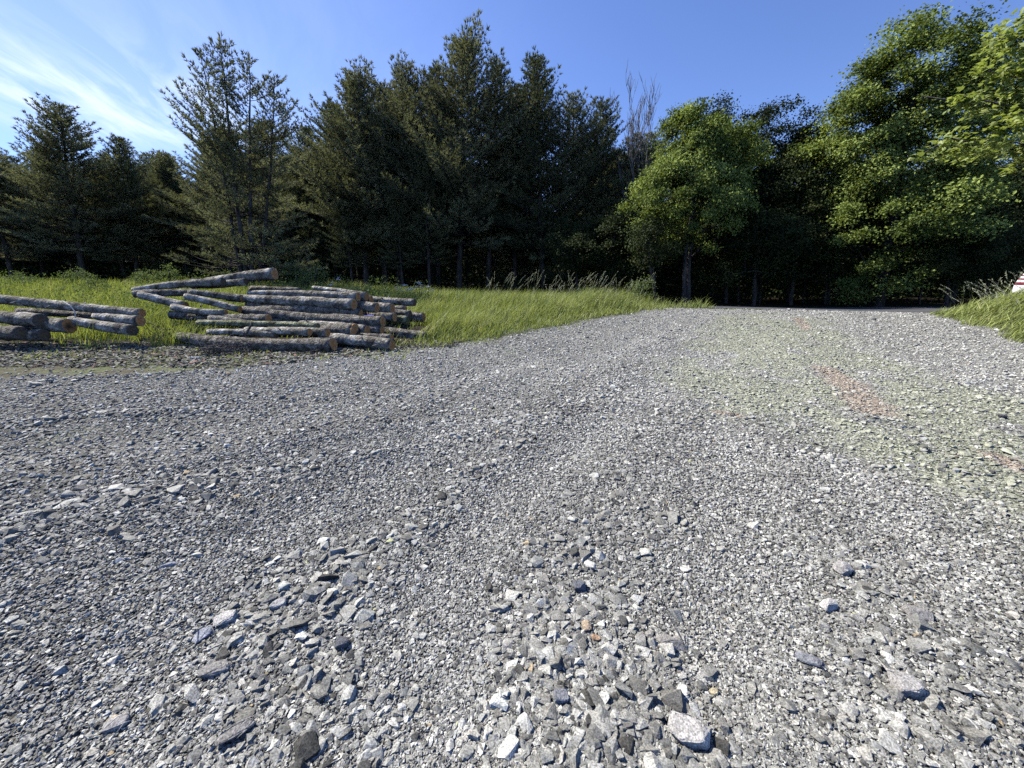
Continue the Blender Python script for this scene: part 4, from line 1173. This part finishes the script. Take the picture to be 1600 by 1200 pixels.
def f_weed(r, n):
    x = r.uniform(-30, -3.5, n); y = r.uniform(11, 18.2, n)
    hm = 0.15 + 0.75 * sstep(0.45, 0.75, fbm(x * 0.9, y * 0.9, 121, 3))
    y = np.minimum(y, crest(x) - 0.3)
    return np.stack([x, y, base_z(x, y) + r.uniform(0.3, 1, n) ** 0.7 * hm], -1)
leaf_mass('meadow_weeds', 26000, f_weed, 0.06, M_WEED, 'pale leafy weeds mixed into the grass of the left field', 93)

# shrubs at the edge of the wood
SHRUBS = [broad_meshes(31 + k, 1.9, 0.95, 0.75, 0.85, ncl=34, per=42, size=0.085, matl=M_WEED, blob=0.32, tr=0.02) for k in range(2)]
for i, (px, Y, s, lab) in enumerate(((262, 17.4, .62, 'pale leafy shrub at the field edge left of the sparse pine clump'), (225, 17.8, .5, 'low shrub at the field edge below the smaller dark pine'), (488, 16.8, .7, 'light leafy shrub behind the right half of the log pile'),
    (462, 17.2, .75, 'shrub against the wood just right of the sparse pine clump'), (40, 17.5, .45, 'low shrub at the field edge near the left side of the photo'), (120, 17.3, .55, 'rounded weed bush in the grass below the big dense pine'), (150, 15.5, .5, 'greyish weed bush standing in the field behind the left heap'), (1003, 17.4, .7, 'small shrub in shade at the foot of the leaning pale stems'))):
    b = at(px, 440, Y)
    o = plant_tree('shrub', (b[0], Y, gz(b[0], Y)), SHRUBS[i % 2][0], SHRUBS[i % 2][1], lab, 'shrub', 'shrubs along the field edge', rng.uniform(0, 6), (s, s, s))

# white umbel flowers at the back edge of the field
def flower_plant(px, Y, n, h, lab, seed):
    r = np.random.default_rng(seed); b = at(px, 445, Y); z = gz(b[0], Y)
    o = empty('wildflower_plant', (b[0], Y, z))
    g = Geo(); hv, ht = [], []; off = 0
    fl = Geo()
    for k in range(n):
        a = r.uniform(0, 6.28); sp_ = r.uniform(0, 0.28); hh = h * r.uniform(0.7, 1.1)
        tip = np.array([math.cos(a) * sp_, math.sin(a) * sp_, hh])
        g.tube([(tip[0] * .3, tip[1] * .3, 0), (tip[0] * .6, tip[1] * .6, hh * .6), tip], [0.006, 0.005, 0.003], 4)
        for q in range(14):
            c = tip + np.array([r.normal(0, 0.045), r.normal(0, 0.045), r.normal(0, 0.012)])
            d1 = unit(r.normal(size=3) + np.array([0, 0, .3])) * 0.016; d2 = unit(np.cross(d1, r.normal(size=3))) * 0.016
            fl.add([c - d1, c + d2, c + d1, c - d2], [(0, 1, 2, 3)])
    link('stem', g.build('stem', M_WEED), o); link('flower_head', fl.build('flower_head', M_FLOWER), o)
    tag(o, lab, 'wildflower', 'white wildflowers along the back of the field')
flower_plant(655, 15.3, 8, 0.8, 'white flowering weed just right of the grey log at the back of the pile', 1)
flower_plant(668, 15.6, 5, 0.65, 'white flowering weed at the right end of the row of white flowers', 2)
flower_plant(628, 15.4, 5, 0.7, 'white flowering weed straight behind the grey log at the back of the pile', 3)
flower_plant(525, 15.8, 5, 0.8, 'white flowering weed behind the top of the log pile', 4)
flower_plant(640, 15.8, 6, 0.65, 'small white flowering weed between two larger ones behind the pile', 5)

# ------------------------------------------------------------------ near maple with the branch hanging in from the right
def near_maple():
    r = np.random.default_rng(64)
    loc = np.array([11.8, 6.4, 0.0]); loc[2] = gz(loc[0], loc[1])
    o = empty('maple_tree', loc)
    g = Geo()
    zz = np.linspace(-0.3, 7.5, 10)
    cen = np.stack([0.05 * np.sin(zz), 0.04 * np.cos(zz * 1.3), zz], -1)
    g.tube(cen, np.linspace(0.2, 0.05, 10), 10)
    targets = []      # twig tips
    def pts_between(a, b, n, jit):
        return [a + (b - a) * s + r.normal(0, jit, 3) for s in np.linspace(0, 1, n)]
    # boughs described by photo pixels of their ends at about 6 m
    boughs = [((1560, 60), 5.7, 3.0), ((1505, 150), 5.8, 2.3), ((1440, 150), 5.9, 2.5), ((1480, 215), 6.1, 1.9), ((1560, 215), 5.6, 1.7), ((1590, 120), 6.4, 2.4), ((1600, 20), 6.2, 3.6), ((1575, 150), 6.8, 2.4), ((1620, 200), 6.0, 2.0), ((1630, 90), 5.4, 2.8), ((1540, 110), 6.0, 2.6), ((1585, 60), 6.3, 3.3), ((1565, 235), 6.2, 1.8), ((1595, 175), 5.5, 2.1)]
    tips = []
    for (pp, Y, z0) in boughs:
        e = at(pp[0], pp[1], Y) - loc
        s = np.array([0.0, 0.0, z0 - loc[2]])
        mid = s + (e - s) * 0.5 + np.array([0, 0, 0.25])
        P = [s, s + (mid - s) * .5 + r.normal(0, .05, 3), mid, mid + (e - mid) * .5 + np.array([0, 0, .06]), e]
        g.tube(P, [0.05, 0.038, 0.027, 0.017, 0.006], 7)
        for k in range(30):
            f = r.uniform(0.3, 1.0)
            q = P[int(min(f * 4, 3.99))] + (P[min(int(min(f * 4, 3.99)) + 1, 4)] - P[int(min(f * 4, 3.99))]) * ((f * 4) % 1)
            d = unit(unit(e - s) * 0.8 + r.normal(0, 0.6, 3) * np.array([1, 1, 0.5]))
            L = r.uniform(0.2, 0.62) * (1.15 - 0.5 * f)
            t1 = q + d * L * 0.5 + np.array([0, 0, 0.02]); t2 = q + d * L - np.array([0, 0, 0.03])
            g.tube([q, t1, t2], [0.008, 0.005, 0.0025], 4)
            tips += [(q + d * L * ff, d) for ff in (0.3, 0.5, 0.65, 0.8, 0.92, 1.0)]
    # the rest of the crown, to the right of the picture
    for k in range(60):
        a = r.uniform(-1.9, 1.9); rad = r.uniform(0.8, 3.0); z = r.uniform(2.6, 7.8)
        e = np.array([math.cos(a) * rad, math.sin(a) * rad, z]); s = np.array([0, 0, max(1.6, z - rad * 0.6)])
        g.tube([s, (s + e) / 2 + np.array([0, 0, .15]), e], [0.03, 0.018, 0.006], 5)
        for q in range(22):
            d = unit(r.normal(size=3)); tips.append((e + d * r.uniform(0.1, 0.6), d))
    link('trunk', g.build('trunk', M_TWIG, True), o)
    # five lobed leaves
    out = np.array([(0, -0.42), (0.13, -0.36), (0.42, -0.22), (0.30, -0.08), (0.52, 0.16), (0.24, 0.14), (0.17, 0.28), (0.0, 0.60), (-0.17, 0.28), (-0.24, 0.14), (-0.52, 0.16), (-0.30, -0.08), (-0.42, -0.22), (-0.13, -0.36)])
    per = 6
    tp = np.repeat(np.array([t[0] for t in tips]), per, 0); td = np.repeat(np.array([t[1] for t in tips]), per, 0)
    n = len(tp)
    P = tp + r.normal(0, 0.05, tp.shape) + td * r.uniform(0, 0.06, (n, 1)) - np.array([0, 0, 0.03])
    Nn = unit(np.array([-0.15, 0, 0.9]) + r.normal(size=P.shape) * 0.42)
    d = td + r.normal(0, 0.5, td.shape) + np.array([0, 0, -0.35]); d = unit(d - Nn * (d * Nn).sum(1, keepdims=True)); s = np.cross(d, Nn)
    L = r.uniform(0.055, 0.10, n)
    V = P[:, None, :] + (out[None, :, 0:1] * s[:, None, :] + out[None, :, 1:2] * d[:, None, :]) * L[:, None, None]
    V = V - Nn[:, None, :] * (np.abs(out[:, 0]) ** 1.5 * 0.35)[None, :, None] * L[:, None, None]
    V = np.concatenate([V, P[:, None, :]], 1); m = len(out)
    T = (np.arange(n) * (m + 1))[:, None, None] + np.array([[m, k, (k + 1) % m] for k in range(m)])[None]
    tone = np.repeat(np.clip(r.normal(0.5, 0.22, n), 0, 1), m)
    link('crown', mesh('crown', V.reshape(-1, 3), T.reshape(-1, 3), M_NEARLEAF, {'tone': ('FACE', 'FLOAT', tone)}), o)
    tag(o, 'near maple whose leafy branch hangs into the photo at the upper right', 'maple tree')
near_maple()

# ------------------------------------------------------------------ white camper behind the bank
def camper():
    M_W = plain('white_camper_paint', (0.80, 0.80, 0.79), 0.35, 0.03)
    M_R = plain('maroon_stripe_paint', (0.15, 0.02, 0.035), 0.35, 0.05)
    M_K = plain('tyre_rubber', (0.03, 0.03, 0.03), 0.8, 0.1); M_S = plain('steel_rim', (0.5, 0.5, 0.5), 0.35, 0.05, metal=0.8)
    M_G = plain('dark_window_glass', (0.02, 0.025, 0.03), 0.05, 0.0)
    left = at(1582, 452, 11.75)
    z0 = gz(16, 10.9)
    o = empty('camper_trailer', (left[0] + 1.6, 10.9, z0))
    left[2] = at(1582, 447, 11.75)[2]
    # side profile (x, z) of a rounded body, x from -1.6 to 1.6
    hz = left[2] - z0
    prof = [(-1.55, 0.42), (-1.60, hz - 0.18), (-1.60, hz), (-1.545, hz + 0.16), (-1.42, hz + 0.36), (-1.2, hz + 0.56), (-0.8, hz + 0.72), (-0.2, hz + 0.8), (0.5, hz + 0.78), (1.1, hz + 0.62), (1.45, hz + 0.3), (1.6, hz - 0.1), (1.58, 0.42)]
    W = 1.7
    def prism(pr, y0, y1):
        n = len(pr); V = [(a, y0, b) for a, b in pr] + [(a, y1, b) for a, b in pr]
        q = [(k, (k + 1) % n, n + (k + 1) % n, n + k) for k in range(n)]
        c0 = np.array([(sum(a for a, _ in pr) / n, y0, sum(b for _, b in pr) / n), (sum(a for a, _ in pr) / n, y1, sum(b for _, b in pr) / n)])
        V = np.concatenate([np.array(V), c0])
        t = [(2 * n, (k + 1) % n, k) for k in range(n)] + [(2 * n + 1, n + k, n + (k + 1) % n) for k in range(n)]
        return V, q, t
    g = Geo(); g.add(*prism(prof, -W / 2, W / 2)); link('body', g.build('body', M_W), o)
    # maroon bands wrapping the rounded end and running along the sides
    for zb, hb in ((hz + 0.03, 0.085), (hz + 0.175, 0.05), (hz + 0.275, 0.045), (hz + 0.36, 0.05)):
        lo, hi = zb, zb + hb
        def xl(z):
            zs = [p[1] for p in prof[1:8]]; xs = [p[0] for p in prof[1:8]]; return float(np.interp(z, zs, xs))
        def xr(z):
            zs = [p[1] for p in prof[7:12]][::-1]; xs = [p[0] for p in prof[7:12]][::-1]; return float(np.interp(z, zs, xs))
        pr = [(xl(lo) - .006, lo), (xl((lo + hi) / 2) - .008, (lo + hi) / 2), (xl(hi) - .006, hi), (xr(hi) + .006, hi), (xr(lo) + .006, lo)]
        g = Geo(); g.add(*prism(pr, -W / 2 - 0.005, W / 2 + 0.005)); link('stripe', g.build('stripe', M_R), o)
    g = Geo(); g.box((0.1, -W / 2 - 0.012, hz - 0.3), (0.8, 0.02, 0.35)); link('window', g.build('window', M_G), o)
    for sy in (-1, 1):
        t = Geo(); t.tube([(0, sy * 0.72, 0.3), (0, sy * 0.9, 0.3)], [0.3, 0.3], 20); w = link('wheel', t.build('wheel', M_K, False), o)
        t = Geo(); t.tube([(0, sy * 0.895, 0.3), (0, sy * 0.91, 0.3)], [0.17, 0.15], 16); link('rim', t.build('rim', M_S), w)
    g = Geo(); g.box((0, 0, 0.38), (3.1, 1.2, 0.08)); g.box((2.0, 0, 0.4), (1.0, 0.08, 0.08)); link('chassis', g.build('chassis', M_K), o)
    tag(o, 'white camper with maroon stripes just showing behind the grass bank at right', 'camper')
camper()

# ------------------------------------------------------------------ light, sky, camera
SUN_EL, SUN_AZ = R(48), R(-63)
S = Vector((math.sin(SUN_AZ) * math.cos(SUN_EL), math.cos(SUN_AZ) * math.cos(SUN_EL), math.sin(SUN_EL)))
ld = bpy.data.lights.new('sun', 'SUN'); ld.energy = 5.0; ld.angle = R(0.5); ld.color = (1.0, 0.965, 0.90)
lo = bpy.data.objects.new('sun', ld); COL.objects.link(lo); lo.location = (-30, 20, 40)
lo.rotation_euler = (-S).to_track_quat('-Z', 'Y').to_euler()

w = bpy.data.worlds.new('World'); sc.world = w; w.use_nodes = True
nt = w.node_tree; bg = nt.nodes['Background']
sky = nt.nodes.new('ShaderNodeTexSky'); sky.sky_type = 'NISHITA'; sky.sun_disc = False
sky.sun_elevation = SUN_EL; sky.sun_rotation = SUN_AZ; sky.altitude = 200; sky.air_density = 1.0; sky.dust_density = 0.15; sky.ozone_density = 4.0
tc = nt.nodes.new('ShaderNodeTexCoord')
# thin cirrus streaks, laid on a high flat layer (direction divided by its height)
sep = nt.nodes.new('ShaderNodeSeparateXYZ'); nt.links.new(tc.outputs['Generated'], sep.inputs[0])
mx = N(nt, 'ShaderNodeMath', operation='MAXIMUM'); nt.links.new(sep.outputs[2], mx.inputs[0]); mx.inputs[1].default_value = 0.05
dx = N(nt, 'ShaderNodeMath', operation='DIVIDE'); nt.links.new(sep.outputs[0], dx.inputs[0]); nt.links.new(mx.outputs[0], dx.inputs[1])
dy = N(nt, 'ShaderNodeMath', operation='DIVIDE'); nt.links.new(sep.outputs[1], dy.inputs[0]); nt.links.new(mx.outputs[0], dy.inputs[1])
cb = nt.nodes.new('ShaderNodeCombineXYZ'); nt.links.new(dx.outputs[0], cb.inputs[0]); nt.links.new(dy.outputs[0], cb.inputs[1])
mp0 = nt.nodes.new('ShaderNodeMapping'); mp0.inputs['Rotation'].default_value = (0, 0, R(-112)); nt.links.new(cb.outputs[0], mp0.inputs[0])
mp = nt.nodes.new('ShaderNodeMapping'); mp.inputs['Scale'].default_value = (0.6, 2.4, 1); nt.links.new(mp0.outputs[0], mp.inputs[0])
n1 = N(nt, 'ShaderNodeTexNoise', Scale=1.5, Detail=7.0, Roughness=0.6, Distortion=0.7); nt.links.new(mp.outputs[0], n1.inputs['Vector'])
c1 = ramp(nt, n1.outputs[0], [(0.40, 0.0), (0.72, 1.0)])
def blob(cx, cy, r0, r1):
    d = N(nt, 'ShaderNodeVectorMath', operation='DISTANCE'); nt.links.new(cb.outputs[0], d.inputs[0]); d.inputs[1].default_value = (cx, cy, 0)
    q = N(nt, 'ShaderNodeMapRange', interpolation_type='SMOOTHSTEP'); nt.links.new(d.outputs['Value'], q.inputs[0])
    q.inputs[1].default_value = r1; q.inputs[2].default_value = r0; q.inputs[3].default_value = 0.0; q.inputs[4].default_value = 1.0
    return q.outputs[0]
def mth(op, a, b):
    q = N(nt, 'ShaderNodeMath', operation=op)
    for k, vv in enumerate((a, b)):
        if isinstance(vv, (int, float)): q.inputs[k].default_value = vv
        else: nt.links.new(vv, q.inputs[k])
    return q.outputs[0]
veil = blob(-2.6, 2.2, 0.2, 3.2)
core = blob(-2.45, 2.75, 0.2, 1.3)
dens = mth('ADD', mth('MULTIPLY', c1, mth('ADD', mth('MULTIPLY', veil, 0.16), mth('MULTIPLY', core, 0.75))), mth('ADD', mth('MULTIPLY', veil, 0.14), mth('MULTIPLY', core, 0.06)))
dens = mth('MINIMUM', dens, 0.85)
skyc = mixc(nt, 1.0, sky.outputs[0], (0.93, 0.965, 1.27), 'MULTIPLY')
c = mixc(nt, dens, skyc, (6.6, 7.6, 9.2))
nt.links.new(c, bg.inputs[0]); bg.inputs[1].default_value = 0.10

cd = bpy.data.cameras.new('camera'); cd.sensor_width = 36; cd.sensor_fit = 'HORIZONTAL'; cd.lens = FPX / 1600 * 36
cd.clip_start = 0.05; cd.clip_end = 2000
co = bpy.data.objects.new('camera', cd); COL.objects.link(co); co.location = (0, 0, CAMH + tz(0, 0) * 0); co.rotation_euler = (R(90) - PITCH, 0, 0)
sc.camera = co
vs = sc.view_settings; vs.view_transform = 'Standard'; vs.look = 'None'; vs.exposure = 0.62; vs.gamma = 1.0
sc.render.film_transparent = False
sc.cycles.max_bounces = 6; sc.cycles.diffuse_bounces = 0; sc.cycles.transmission_bounces = 3; sc.cycles.use_denoising = False
